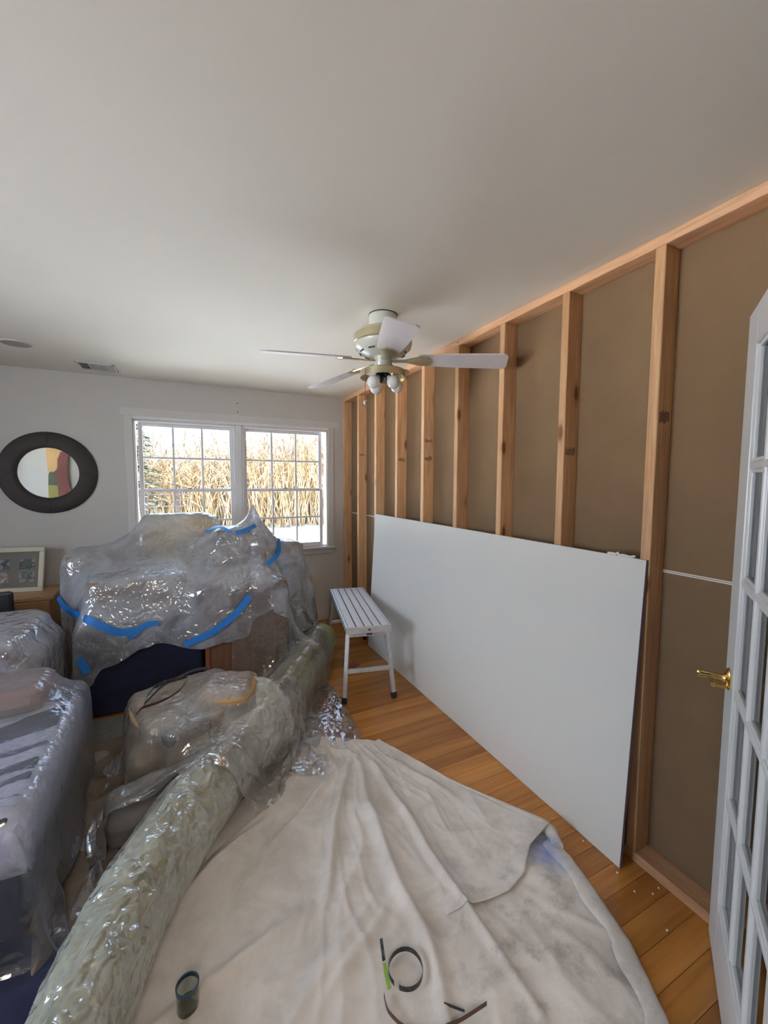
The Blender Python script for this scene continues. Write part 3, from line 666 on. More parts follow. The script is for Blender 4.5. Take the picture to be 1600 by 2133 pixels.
nn_t = MT['backlit'].node_tree; tb = nn_t.nodes.new('ShaderNodeBsdfTranslucent'); tb.inputs[0].default_value = (.85, .70, .40, 1); mxx = nn_t.nodes.new('ShaderNodeMixShader'); mxx.inputs[0].default_value = .6
nn_t.links.new(nn_t.nodes['Principled BSDF'].outputs[0], mxx.inputs[1]); nn_t.links.new(tb.outputs[0], mxx.inputs[2]); nn_t.links.new(mxx.outputs[0], nn_t.nodes['Material Output'].inputs[0])
cu = cushion((-.03, 3.74, 1.02), (.27, .22, .075), 0, 'backlit', 'large added cushion, golden for the window light glowing through the mound')
cu.rotation_euler = (PI/2-.12, 0, 0)
rg_ = MB().bb(-.85, .10, 2.72, 2.99, .0002, .012).build('area_rug', MT['rug'], bevel=.003); tag(rg_, 'dark grey rug on the floor in front of the desk', 'rug')

gb = np.stack(np.meshgrid(np.linspace(-1.5, -.40, 60), np.linspace(.75, 1.62, 60), indexing='ij'), -1)
zb_ = np.array([[.008+.05*max(0, 1-abs(nz(gb[i, j, 0], gb[i, j, 1], 3.5, 2))*2.5)**2 for j in range(60)] for i in range(60)])
nb = patch('floor_blanket', gb, zb_, MT['navy']); tag(nb, 'dark navy blanket bunched on the floor at the near left corner', 'blanket')
gb = np.stack(np.meshgrid(np.linspace(-.50, -.26, 34), np.linspace(1.40, 2.72, 84), indexing='ij'), -1)
zb_ = np.array([[.006+.035*max(0, 1-abs(nz(gb[i, j, 0], gb[i, j, 1], 4.5, 3))*2.5)**2 for j in range(84)] for i in range(34)])
nb = patch('floor_blanket', gb, zb_, plain('taupe_blanket', (.17, .13, .10, 1), .95, nscale=20, namt=.15)); tag(nb, 'taupe blanket on the floor between the bed and the heap', 'blanket')
# rolled carpet along the floor
RL = [(-.37, .80), (-.325, 1.0), (-.285, 1.2), (-.205, 1.44), (-.07, 1.70), (.08, 1.915), (.40, 2.33), (.62, 2.66), (.90, 3.10), (1.04, 3.36)]
RR = .137
RF = lambda k: .106+.031*min(1, k/22)**1.3
def polyres(pts, n):
    P = np.array(pts, float); s = np.r_[0, np.cumsum(np.linalg.norm(np.diff(P, axis=0), axis=1))]
    t = np.linspace(0, s[-1], n); return np.stack([np.interp(t, s, P[:, k]) for k in range(P.shape[1])], 1)
rl = polyres(RL, 60)
for _ in range(6): rl[1:-1] = (rl[:-2]+2*rl[1:-1]+rl[2:])/4
cr_ = empty('carpet_roll', (0, 0, 0), label='long rolled olive green carpet lying beside the drop cloth', cat='carpet')
MB().tube([(x, y, RF(k)) for k, (x, y) in enumerate(rl)], [RF(k)*(1+.012*math.sin(k*.7)) for k in range(60)], 36, cap=False).build('outer_wrap', MT['carpet'], cr_, True)
for e, k0 in ((0, 1), (-1, -2)):
    RE = RF(e % 60); p = Vector((*rl[e], RE)); d = (Vector((*rl[k0], RE))-p).normalized(); u = d.cross(Vector((0, 0, 1))).normalized(); sp_ = []
    for k in range(90):
        a = k*.42; r = RE*(.12+.84*k/89); sp_.append(p+u*(r*math.cos(a))+Vector((0, 0, 1))*(r*math.sin(a)))
    ribbon(sp_, d, .02, .006).build('spiral_end', MT['carpet'], cr_)

# ------------------------------------------------------------------ cloth solver for the plastic sheeting
def cap_push(P, a, b, r):
    ab = b-a; t = np.clip(((P-a)@ab)/(ab@ab), 0, 1); q = a+t[:, None]*ab; d = P-q; L = np.linalg.norm(d, axis=1)+1e-9; k = L < r
    P[k] = q[k]+d[k]/L[k, None]*r; return k
def box_push(P, c, h, rz=0, e=.006):
    cs, sn = math.cos(rz), math.sin(rz); Q = P-np.array(c); x = Q[:, 0]*cs+Q[:, 1]*sn; yv = -Q[:, 0]*sn+Q[:, 1]*cs; z = Q[:, 2]
    dx, dy, dz = h[0]+e-np.abs(x), h[1]+e-np.abs(yv), h[2]+e-z
    k = (dx > 0) & (dy > 0) & (dz > 0) & (z > -h[2]-.2)
    if not k.any(): return k
    m3 = np.stack([dx, dy, dz*.8], 1)[k]; w = m3.argmin(1); idx = np.where(k)[0]
    for ax_ in range(3):
        j = idx[w == ax_]
        if ax_ == 0: x[j] = np.sign(x[j]+1e-9)*(h[0]+e)
        elif ax_ == 1: yv[j] = np.sign(yv[j]+1e-9)*(h[1]+e)
        else: z[j] = h[2]+e
    P[idx] = np.stack([x*cs-yv*sn, x*sn+yv*cs, z], 1)[idx]+np.array(c); return k
def drape(P, slack, cols, steps=110, iters=6, seed=0, floor=.004, pins=None, grav=9.8, yclip=None, wind=None, bend=.5, jit=.004):
    nx, ny = P.shape[:2]; rng = np.random.RandomState(seed)
    P = P.copy(); V = np.zeros_like(P); dt = 1/60.; ln = lambda A, B_: np.sqrt(((B_-A)**2).sum(-1, keepdims=True))*slack
    R1 = (ln(P[:-1], P[1:]), ln(P[:, :-1], P[:, 1:])); RD = (ln(P[:-1, :-1], P[1:, 1:]), ln(P[1:, :-1], P[:-1, 1:])); R2 = (ln(P[:-2], P[2:]), ln(P[:, :-2], P[:, 2:]))
    P = P+rng.normal(0, jit, P.shape)*.3
    w = np.ones((nx, ny, 1))
    if pins:
        for (i, j) in pins: w[i, j] = 0
    def con(A, B, L, k, wa, wb):
        d = B-A; l = np.sqrt((d*d).sum(-1, keepdims=True))+1e-9; c = k*(l-L)/l*d; s = wa+wb+1e-9
        A += c*wa/s; B -= c*wb/s
    for st in range(steps):
        V[..., 2] -= grav*dt; V *= .985
        V = np.clip(V, -2.2, 2.2)
        X0 = P.copy(); P = P+V*dt*w
        for it in range(iters):
            for ax_ in (0, 1):
                for off in (0, 1):
                    n = P.shape[ax_]
                    a = slice(off, n-1, 2); b = slice(off+1, n, 2)
                    A = (a, slice(None)) if ax_ == 0 else (slice(None), a); B = (b, slice(None)) if ax_ == 0 else (slice(None), b)
                    con(P[A], P[B], R1[ax_][A], 1., w[A], w[B])
            if it % 2 == 0:
                for dg, (sa, sb) in zip(RD, (((slice(0, -1), slice(0, -1)), (slice(1, None), slice(1, None))), ((slice(1, None), slice(0, -1)), (slice(0, -1), slice(1, None))))):
                    d = P[sb]-P[sa]; l = np.sqrt((d*d).sum(-1, keepdims=True))+1e-9; c = .22*(l-dg)/l*d; P[sa] += c*w[sa]; P[sb] -= c*w[sb]
                for ax_, L in ((0, R2[0]), (1, R2[1])):
                    sa = (slice(0, -2), slice(None)) if ax_ == 0 else (slice(None), slice(0, -2)); sb = (slice(2, None), slice(None)) if ax_ == 0 else (slice(None), slice(2, None))
                    d = P[sb]-P[sa]; l = np.sqrt((d*d).sum(-1, keepdims=True))+1e-9; c = bend*.25*np.minimum(l-L, 0)/l*d; P[sa] += c*w[sa]; P[sb] -= c*w[sb]
            F = P.reshape(-1, 3); hit = np.zeros(len(F), bool)
            for cfun in cols: hit |= cfun(F)
            k = F[:, 2] < floor; F[k, 2] = floor; hit |= k
            F[:, 0] = np.minimum(F[:, 0], W-.09); F[:, 1] = np.minimum(F[:, 1], YB-.03)
            P = F.reshape(P.shape)
        V = (P-X0)/dt; hv = hit.reshape(nx, ny); V[hv] *= .12
    return P
def hull_init(xs, ys, hx0, hx1, hy0, hy1, z, zfloor=.02):
    """rest coordinates beyond the hull hang straight down, then lie outward on the floor"""
    X, Y = np.meshgrid(xs, ys, indexing='ij'); P = np.zeros(X.shape+(3,))
    ex = np.maximum(X-hx1, 0)+np.minimum(X-hx0, 0); ey = np.maximum(Y-hy1, 0)+np.minimum(Y-hy0, 0)
    dx, dy = np.abs(ex), np.abs(ey); dr_ = np.maximum(dx, dy); hgt = z-zfloor
    down = np.minimum(dr_, hgt); outx = np.sign(ex)*(np.maximum(dx-hgt, 0)+.25*np.minimum(dx, hgt)); outy = np.sign(ey)*(np.maximum(dy-hgt, 0)+.25*np.minimum(dy, hgt))
    P[..., 0] = np.clip(X, hx0, hx1)+outx; P[..., 1] = np.clip(Y, hy0, hy1)+outy; P[..., 2] = z-down*.97
    return P
def sheet_obj(name, P, mat, label, cat='plastic sheet', sub=1, crumple=.004, seed=0):
    nx, ny = P.shape[:2]; I = np.arange(nx*ny).reshape(nx, ny)
    F = np.stack([I[:-1, :-1], I[1:, :-1], I[1:, 1:], I[:-1, 1:]], -1).reshape(-1, 4)
    me = bpy.data.meshes.new(name); me.from_pydata(P.reshape(-1, 3).tolist(), [], F.tolist()); me.materials.append(mat)
    for p in me.polygons: p.use_smooth = True
    o = mk(name, me); tag(o, label, cat)
    if sub: s = o.modifiers.new('s', 'SUBSURF'); s.levels = sub; s.render_levels = sub
    if crumple:
        tx = bpy.data.textures.new(name+'_crumple', 'CLOUDS'); tx.noise_scale = .05; tx.noise_depth = 3
        d = o.modifiers.new('d', 'DISPLACE'); d.texture = tx; d.strength = crumple; d.mid_level = .5
    return o
C3 = lambda *a: np.array(a, float)
rollcols = [(C3(*rl[i], RR), C3(*rl[min(i+6, 59)], RR)) for i in range(0, 58, 6)]
def roll_c(F):
    h = np.zeros(len(F), bool)
    for a, b in rollcols: h |= cap_push(F, a, b, RR+.014)
    return h
B = lambda c, h, rz=0, e=.012: (lambda F: box_push(F, c, h, rz, e))
CP = lambda a, b, r: (lambda F: cap_push(F, C3(*a), C3(*b), r))
bed_c = B((-1.11, 2.03, .22), (.64, .49, .255), 0, .012)
arm_c = [B((-1.24, 2.87, .35), (.46, .33, .35)), B((-.79, 2.85, .30), (.09, .30, .30))]
pil_c = B((-.88, 2.36, .53), (.28, .14, .05))
cab_c = B((.385, 3.29, .388), (.29, .305, .388))
chest_c = B((-.27, 3.26, .295), (.36, .25, .295))
heap_c = [B((.03, 2.44, .10), (.33, .29, .115), .12), B((.0, 2.42, .275), (.25, .22, .055), .3), B((.20, 2.34, .355), (.11, .14, .03), -.3), B((-.02, 2.12, .30), (.09, .06, .035), .5), B((-.16, 1.96, .08), (.16, .10, .075), .2)]
goods_c = [B((-.30, 3.23, .72), (.27, .18, .145), .04), B((.315, 3.33, .95), (.122, .157, .19), .1), B((.84, 3.57, .35), (.125, .23, .355)), B((-.53, 3.70, .49), (.25, .22, .49)), B((-.03, 3.72, .98), (.20, .09, .25)), CP((-.24, 3.72, .95), (-.24, 3.72, 1.17), .09), CP((.18, 3.72, .95), (.18, 3.72, 1.17), .09), B((-.05, 3.73, .4), (.13, .22, .41)), CP((.60, 3.35, .8), (.60, 3.35, 1.05), .06), B((.80, 3.55, .84), (.095, .155, .145), .1)]
def grid(x0, x1, y0, y1, d): return np.linspace(x0, x1, int(round((x1-x0)/d))+1), np.linspace(y0, y1, int(round((y1-y0)/d))+1)
def ruffle(P, amp, sc, seed):
    nx, ny = P.shape[:2]; Q = P.copy()
    for i in range(nx):
        for j in range(ny):
            p = P[i, j]; w = noise.noise_vector(Vector((p[0]*2.2+seed, p[1]*2.2, p[2]*2.2)))
            q = Vector((p[0]*sc+w.x*2.2+seed, p[1]*sc+w.y*2.2, p[2]*sc+w.z*1.5))
            r = (1-abs(noise.noise(q))*3); r2 = (1-abs(noise.noise(q*2.6+Vector((7, 3, 1))))*3); r = max(r, -.3); r2 = max(r2, -.3)
            k = amp*(r+.35*r2); Q[i, j] += np.array([w.x*.6*k, w.y*.6*k, k])
    return Q
d_ = .022
# sheeting over the bed, falling to the floor beside the roll
xs, ys = grid(-1.85, .14, 1.14, 2.66, d_)
P = ruffle(hull_init(xs, ys, -1.75, -.44, 1.52, 2.58, .53), .014, 3.5, 1)
P4 = drape(P, 1.0, [bed_c, pil_c, roll_c, heap_c[4]], steps=80, seed=1)
s4 = sheet_obj('plastic_sheet', P4, MT['filmbed'], 'clear plastic sheeting over the pale blue quilted bed at the left')
# sheeting over the middle heap
xs, ys = grid(-.60, .96, 1.66, 2.96, d_)
P = ruffle(hull_init(xs, ys, -.34, .44, 1.98, 2.76, .44), .032, 6, 2)
P3 = drape(P, 1.0, [roll_c]+heap_c, steps=80, seed=2, floor=.010)
s3 = sheet_obj('plastic_sheet', P3, MT['filmwarm'], 'milky plastic sheeting over the cushion heap in the middle')
# thin sheeting from the cabinet over the far half of the roll
xs, ys = grid(.06, 1.04, 2.15, 3.85, d_)
X, Y = np.meshgrid(xs, ys, indexing='ij'); P = np.stack([X*.93+.05+.10*np.clip((Y-2.6), 0, 1), 2.15+(Y-2.15)*.88, np.clip(.38+(Y-2.15)*.44, .3, .86)], -1)
P = ruffle(P, .032, 5.5, 3)
P2 = drape(P, 1.0, [roll_c, cab_c]+goods_c[1:3], steps=80, seed=3, floor=.006)
s2 = sheet_obj('plastic_sheet', P2, MT['filmthin'], 'thin clear plastic over the far end of the carpet roll beside the cabinet', crumple=.001)
# sheeting over the armchair
xs, ys = grid(-1.85, -.36, 2.22, 3.50, d_)
P = ruffle(hull_init(xs, ys, -1.75, -.68, 2.50, 3.20, .76), .04, 4.5, 4)
P5 = drape(P, 1.0, arm_c+[bed_c, pil_c, chest_c], steps=80, seed=4, floor=.006)
s5 = sheet_obj('plastic_sheet', P5, MT['film'], 'clear plastic sheeting over the hidden armchair behind the bed')
# big sheet over the cabinet, the chest and everything on them
xs, ys = grid(-1.30, 1.45, 2.72, 4.14, d_)
X, Yr = np.meshgrid(xs, ys, indexing='ij')
hem = np.interp(X[:, 0], [-1.3, -.75, -.5, -.1, .12, .34, .48, .62, .80, 1.45], [2.78, 2.93, 2.94, 2.80, 2.60, 2.58, 2.80, 2.93, 2.62, 2.50])
X0, Y0 = X, hem[:, None]+(4.14-hem[:, None])*(Yr-2.72)/(4.14-2.72)
def hull_pts(X, Y, hx0, hx1, hy0, hy1, z, zf):
    P = np.zeros(X.shape+(3,)); ex = np.maximum(X-hx1, 0)+np.minimum(X-hx0, 0); ey = np.maximum(Y-hy1, 0)+np.minimum(Y-hy0, 0)
    dx, dy = np.abs(ex), np.abs(ey); dn = np.minimum(np.maximum(dx, dy), z-zf)
    P[..., 0] = np.clip(X, hx0, hx1)+.25*ex; P[..., 1] = np.clip(Y, hy0, hy1)+.25*ey; P[..., 2] = z-dn*.97; return P
P = ruffle(hull_pts(X0, Y0, -.74, .98, 3.05, 3.95, 1.30, .1), .04, 4.2, 5)
th = np.arctan2(P[..., 1]-3.33, P[..., 0]-.485); rr_ = np.hypot(P[..., 0]-.485, P[..., 1]-3.33)
P[..., 2] += (.02+.05*np.clip(rr_, 0, 1))*np.maximum(0, np.sin(th*9+2.2*np.sin(th*2)+1))**2*np.clip(rr_*4, 0, 1)
ip = int(round((.49+1.30)/(xs[1]-xs[0]))); jp = int(np.abs(Y0[ip]-3.33).argmin())
for di in (-1, 0, 1):
    for dj in (-1, 0, 1): P[ip+di, jp+dj] = (.485+.010*di, 3.33+.010*dj, 1.345-.03*(abs(di)+abs(dj)))
P1_ = drape(P, 1.0, goods_c+[cab_c, chest_c], steps=80, seed=5, floor=.006, pins=[(ip+a, jp+b) for a in (-1, 0, 1) for b in (-1, 0, 1)])
s1 = sheet_obj('plastic_sheet', P1_, MT['film'], 'large clear plastic sheet heaped over the cabinet and boxes in front of the window')
# wrap shrunk onto the near half of the roll, open and flaring at its far end
nk, na = 150, 90; Pw = np.zeros((nk, na, 3)); rw = polyres(rl[:34], nk)
for k in range(nk):
    t = rw[min(k+1, nk-1)]-rw[max(k-1, 0)]; t /= np.linalg.norm(t); u = np.array([t[1], -t[0]]); f_ = k/(nk-1)
    fl_ = max(0, (f_-.80)/.20)
    rb = RF(33*f_)
    for j in range(na):
        a = -1.15+(PI+2.1)*j/(na-1); c, s_ = math.cos(a), math.sin(a); q = (rw[k][0]*6, rw[k][1]*6, a*1.2)
        w_ = noise.noise(Vector((q[0]*.5, q[1]*.5, a)))*1.5; r = rb+.005+.008*max(0, 1-abs(noise.noise(Vector((q[0]*1.5+a*1.3+w_, q[1]*.9+w_, a*.5))))*4)+.005*max(0, 1-abs(noise.noise(Vector((q[0]*2.6-a*1.5, q[1]*1.6, a*.8+w_))))*3.5)+fl_**1.5*(.05+.05*max(0, math.sin(a-.3)))
        x_, y_ = rw[k]+u*c*r; z_ = max(.006, rb+s_*r)
        Pw[k, j] = (x_, y_, z_)
    if fl_ > 0: Pw[k, :, 0] += .02*fl_; Pw[k, :, 1] += .10*fl_*np.maximum(0, np.sin(np.linspace(0, PI, na)))
s6 = sheet_obj('plastic_wrap', Pw, MT['filmroll'], 'crinkled plastic wrap clinging to the near half of the carpet roll', crumple=.003)

# ------------------------------------------------------------------ blue painter's tape, laid on the sheeting surfaces
def bvh(P):
    nx, ny = P.shape[:2]; I = np.arange(nx*ny).reshape(nx, ny); F = np.stack([I[:-1, :-1], I[1:, :-1], I[1:, 1:], I[:-1, 1:]], -1).reshape(-1, 4)
    return BVHTree.FromPolygons([Vector(p) for p in P.reshape(-1, 3)], F.tolist())
TREES = [bvh(q) for q in (P1_, P2, P3, P4, P5, Pw)]
def hit(u, v, trees=TREES):
    d = Vector(AR*((u-800)/852)+AD*((v-1066.5)/852)+AF).normalized(); best = None
    for t in trees:
        h = t.ray_cast(Vector(CAM), d)
        if h[0] is not None and (best is None or h[3] < best[2]): best = (h[0], h[1] if h[1].dot(d) < 0 else -h[1], h[3])
    return best
def tape(px, label, width=.046):
    pts = polyres(px, max(6, int(sum(math.dist(px[i], px[i+1]) for i in range(len(px)-1))/6))); hs = [hit(u, v) for u, v in pts]
    hs = [h for h in hs if h]
    if len(hs) < 3: return
    A = np.array([list(h[0]+h[1]*.015) for h in hs]); N = np.array([list(h[1]) for h in hs])
    for _ in range(5):
        A[1:-1] = (A[:-2]+A[1:-1]*2+A[2:])/4; N[1:-1] = (N[:-2]+N[1:-1]+N[2:])/3
    wd_ = []
    for k in range(len(A)):
        t = A[min(k+1, len(A)-1)]-A[max(k-1, 0)]; wd_.append(Vector(np.cross(N[k], t)).normalized())
    o = ribbon(A.tolist(), wd_, width, .0008).build('tape_strip', MT['bluetape']); tag(o, label, 'tape', 'blue tape strips on the plastic')
    return o
tape([(122, 1238), (140, 1268), (200, 1298), (245, 1318), (290, 1312)], 'longest blue tape strip, on the left front of the desk sheet')
tape([(385, 1342), (440, 1318), (490, 1280), (520, 1240)], 'blue tape strip curving up in front of the brown desk panel')
tape([(568, 1098), (578, 1125), (582, 1150), (555, 1178)], 'short zigzag blue tape strip high on the right of the mound', .04)
tape([(430, 1108), (462, 1098), (480, 1112)], 'small blue tape bit left of the twisted plastic tip', .03)
tape([(490, 1110), (510, 1108), (530, 1095)], 'small blue tape bit just under the twisted plastic tip', .03)
tape([(166, 1370), (176, 1388), (184, 1400)], 'stubby blue tape piece above the quilted bed', .045)
tape([(270, 1328), (300, 1300), (330, 1296)], 'short blue tape piece crossing the long strip end', .035)

def ground(u, v, z=.02):
    d = AR*((u-800)/852)+AD*((v-1066.5)/852)+AF; t = (z-CAM[2])/d[2]; p = CAM+d*t; return Vector(p)
# ------------------------------------------------------------------ canvas drop cloth
def coons(bot, top, left, right, nu, nv):
    b_, t_, l_, r_ = polyres(bot, nu), polyres(top, nu), polyres(left, nv), polyres(right, nv)
    u = np.linspace(0, 1, nu)[:, None, None]; v = np.linspace(0, 1, nv)[None, :, None]
    return (1-v)*b_[:, None]+v*t_[:, None]+(1-u)*l_[None]+u*r_[None]-((1-u)*(1-v)*b_[0]+u*(1-v)*b_[-1]+(1-u)*v*t_[0]+u*v*t_[-1])
def seg_d(X, Y, p, q):
    px, py = p; dx, dy = q[0]-px, q[1]-py; t = np.clip(((X-px)*dx+(Y-py)*dy)/(dx*dx+dy*dy), 0, 1)
    return np.hypot(X-px-t*dx, Y-py-t*dy), t
ridges = [((.78, 2.02), (.40, 1.28), .020, .022), ((.80, 1.98), (.62, .85), .026, .024), ((.86, 1.90), (.84, .75), .020, .018), ((.72, 1.95), (.30, 1.62), .014, .02),
          ((.95, 1.88), (1.12, 1.45), .012, .02), ((.35, 1.30), (-.15, 1.15), .016, .03), ((.60, 1.25), (.05, .95), .015, .03), ((.62, 2.12), (.80, 2.0), .018, .022), ((.70, 2.26), (.66, 1.98), .016, .018), ((.28, 1.02), (.62, 1.20), .013, .024)]
def cloth_z(G, amp=1.0, base=.004):
    Z = np.zeros(G.shape[:2])
    X, Y = G[..., 0], G[..., 1]; wx = np.zeros_like(Z); wy = np.zeros_like(Z)
    for i in range(G.shape[0]):
        for j in range(G.shape[1]):
            x, y_ = X[i, j], Y[i, j]; a = nz(x, y_, 3.2, 5); b = nz(x, y_, 3.2, 9); wx[i, j] = a; wy[i, j] = b
            dx_, dy_ = x-.80+.05*a, y_-2.45; th_ = math.atan2(dx_, -dy_); rd_ = math.hypot(dx_, dy_)
            r1 = 1-abs(noise.noise(Vector((th_*5.5+.25*b, rd_*.8+a*.3, 2))))*3.2; r3 = 1-abs(noise.noise(Vector((th_*12+.3*a, rd_*1.7, 6))))*3.
            r2 = 1-abs(nz(x*1.2+.1*b, y_*.8+.1*a, 5, 7))*3.4
            Z[i, j] = .018*max(0, r1)**2*(.55+a)*min(1, rd_)+.007*max(0, r3)**2*(.5+b)+.007*max(0, r2)**2*(.4-a)+.0015*nz(x, y_, 38, 1)+.004*nz(x, y_, 9, 4)
    for p, q, hh, ww in ridges:
        d, t = seg_d(X+.035*wx, Y+.035*wy, p, q); Z += 1.35*hh*np.exp(-(d/(ww*.85))**2)*np.sin(np.clip(t*1.0, .04, .96)*PI)**.5
    return base+np.maximum(Z*amp, 0)
def clothmat():
    m, n, l, b = nt('off_white_canvas'); co = coords(n, l)
    t = tex(n, l, 'Noise', 5, co, detail=7, rough=.65, dist=.5); r = ramp(n, l, t.outputs[0], [(.35, (.54, .50, .455)), (.62, (.69, .645, .60))])
    # grey plaster scuffs on the worn right-hand part
    s = tex(n, l, 'Noise', 9, co, detail=8, rough=.7); sr = ramp(n, l, s.outputs[0], [(.50, (0, 0, 0)), (.62, (1, 1, 1))])
    def blob(cx, cy, r0, r1):
        vm = n.new('ShaderNodeVectorMath'); vm.operation = 'DISTANCE'; vm.inputs[1].default_value = (cx, cy, 0); ad = n.new('ShaderNodeVectorMath'); ad.operation = 'ADD'
        nn = tex(n, l, 'Noise', 14, co, detail=4); sc = n.new('ShaderNodeVectorMath'); sc.operation = 'SCALE'; sc.inputs[3].default_value = .14; l.new(nn.outputs[1], sc.inputs[0]); l.new(co, ad.inputs[0]); l.new(sc.outputs[0], ad.inputs[1])
        l.new(ad.outputs[0], vm.inputs[0]); return ramp(n, l, vm.outputs[1], [(r0, (1, 1, 1)), (r1, (0, 0, 0))]).outputs[0]
    g = mix(n, l, 1., blob(1.10, .95, .15, .48), sr.outputs[0], 'MULTIPLY'); g2 = n.new('ShaderNodeMath'); g2.operation = 'MULTIPLY'; g2.inputs[1].default_value = .48; l.new(g, g2.inputs[0])
    c = mix(n, l, g2.outputs[0], r.outputs[0], (.20, .185, .175, 1))
    bl = n.new('ShaderNodeMath'); bl.operation = 'MULTIPLY'; bl.inputs[1].default_value = .85; l.new(blob(1.33, 1.17, .05, .13), bl.inputs[0]); c = mix(n, l, bl.outputs[0], c, (.10, .20, .52, 1))
    b2 = n.new('ShaderNodeMath'); b2.operation = 'MULTIPLY'; b2.inputs[1].default_value = .35; l.new(blob(.97, 1.24, .03, .12), b2.inputs[0]); c = mix(n, l, b2.outputs[0], c, (.33, .36, .52, 1))
    l.new(c, b.inputs['Base Color']); b.inputs['Roughness'].default_value = .95; b.inputs['Specular IOR Level'].default_value = .1
    w = tex(n, l, 'Noise', 60, co, detail=3); bump(n, l, b, w.outputs[0], .25, .003)
    return m
MT['canvas'] = clothmat()
top = [(.60, 2.31), (.655, 2.315), (.69, 2.235), (.80, 2.165), (.89, 2.10), (.925, 2.085), (.955, 2.055), (.985, 2.06), (1.005, 1.99)]
right = [(.80, .12), (1.02, .37), (1.165, .575), (1.26, .74), (1.318, .93), (1.345, 1.04), (1.358, 1.155), (1.18, 1.56), (1.005, 1.99)]
left = [(-.40, .40), (-.32, .9), (-.27, 1.24), (-.13, 1.50), (.12, 1.84), (.37, 2.10), (.60, 2.31)]
bot = [(-.40, .40), (0, .25), (.80, .12)]
G = coons(bot, top, left, right, 210, 260)
Zc = cloth_z(G)
ux = np.linspace(0, 1, 210)[:, None]; vy = np.linspace(0, 1, 260)[None]
edge = np.minimum(np.minimum(ux, 1-ux)*1.0, np.minimum(vy, 1-vy)*1.0); Zc = .004+(Zc-.004)*np.clip(edge/.02, .25, 1)
# keep it clear under the folded-back flap
dc = patch('drop_cloth', G, Zc, MT['canvas']); tag(dc, 'crumpled off-white canvas drop cloth on the floor in the foreground', 'drop cloth')
sol = dc.modifiers.new('t', 'SOLIDIFY'); sol.thickness = .0015; sol.offset = -1
# folded-back upper layer with its rolled edge
fr_ = [(1.358, 1.155), (1.18, 1.56), (1.005, 1.99)]
gq = lambda u, v: tuple(ground(u, v, .0)[:2])
fb = [gq(930, 1908), gq(1000, 1890), gq(1060, 1866), gq(1092, 1830), gq(1104, 1775), (1.358, 1.155)]
fl_ = [fb[0], gq(905, 1820), gq(860, 1700), gq(825, 1610), (.99, 1.98)]
G2 = coons(fb, [(.99, 1.98), (1.0, 1.985), (1.005, 1.99)], fl_, fr_, 110, 130)
Z2 = cloth_z(G2, .8)+.007
u2 = np.linspace(0, 1, 110)[:, None]; v2 = np.linspace(0, 1, 130)[None]
Z2 = .0045+(Z2-.0045)*np.clip(v2*0+1-np.clip(1-u2/.1, 0, 1)*.6, 0, 1)*np.clip((1-v2)/.05, .2, 1)
roll = np.exp(-((1-u2)/.18)**2)*np.exp(-(v2/.16)**2); Z2 = Z2+roll*.034+.008*np.exp(-(v2/.04)**2)*np.clip(u2*4, 0, 1)
fo = patch('folded_flap', G2, Z2, MT['canvas'], dc); sol = fo.modifiers.new('t', 'SOLIDIFY'); sol.thickness = .0015
fo['label'] = 'clean corner folded back over the cloth'
# rounded crease where the corner turns over
ed = polyres([(1.03, 1.90), (1.18, 1.56), (1.29, 1.32), (1.350, 1.175), (1.352, 1.13), (1.325, 1.085)], 60)
for _ in range(3): ed[1:-1] = (ed[:-2]+2*ed[1:-1]+ed[2:])/4
re_ = [.005+.022*min(1, max(0, (k-18)/34))**1.5*(1 if k < 56 else .8) for k in range(60)]
lip = MB().tube([(x, y, r+.003) for (x, y), r in zip(ed, re_)], re_, 18).build('fold_crease', MT['canvas'], dc, True)
# hem folded along the right border
he = [(1.352, 1.13), (1.345, 1.04), (1.318, .93), (1.26, .74), (1.165, .575), (1.02, .37), (.80, .12)]
hr = polyres(he, 120); tt = np.gradient(hr, axis=0); nn_ = np.stack([-tt[:, 1], tt[:, 0]], 1); nn_ /= np.linalg.norm(nn_, axis=1)[:, None]
wv_ = .062+.008*np.sin(np.arange(120)*.31)
if (nn_[60]@np.array([-1, 0])) < 0: nn_ = -nn_
G3 = np.stack([hr+nn_*(wv_*s)[:, None] for s in np.linspace(-.02, 1, 9)], 1)
Z3 = np.array([[.012+.010*math.sin(PI*j/8)**.5+.003*nz(G3[i, j, 0], G3[i, j, 1], 30, 3) for j in range(9)] for i in range(120)])
hm = patch('hem', G3, Z3, MT['canvas'], dc); sol = hm.modifiers.new('t', 'SOLIDIFY'); sol.thickness = .002

# small things on the cloth and the sheeting
def strip(name, pts, label, mat, width=.016, wdir=(0, 0, 1), cat='metal strip', grp=None, extra=()):
    A = polyres([list(p) for p in pts], max(24, len(pts)*8))
    for _ in range(5): A[1:-1] = (A[:-2]+2*A[1:-1]+A[2:])/4
    r = ribbon(A.tolist(), wdir, width, .0012).build(name, MT[mat]); tag(r, label, cat, grp); return r
import math as _m
c_ = ground(845, 2018, .024); rr = .052
ringp = [c_+Vector((rr*math.cos(a), rr*1.0*math.sin(a), .002*math.sin(a*2))) for a in np.linspace(math.radians(200), math.radians(-140), 40)]
strip('curled_strip', ringp, 'steel strip curled into a ring on the drop cloth', 'strip')
strip('curled_strip', [ground(794, 1955), ground(797, 1978), ground(800, 2001)], 'short mottled strip end above the lime green piece', 'strip', .010, (1, .3, .3))
strip('curled_strip', [ground(801, 2006), ground(806, 2035), ground(812, 2060)], 'lime green painted piece of strip beside the curled ring', 'striplime', .011, (1, .3, .3))
strip('curled_strip', [ground(800, 2072), ground(806, 2105), ground(840, 2140), ground(900, 2150), ground(960, 2125), ground(1014, 2090)], 'brown bent strip below the ring at the bottom of the cloth', 'stripbrown', .014)
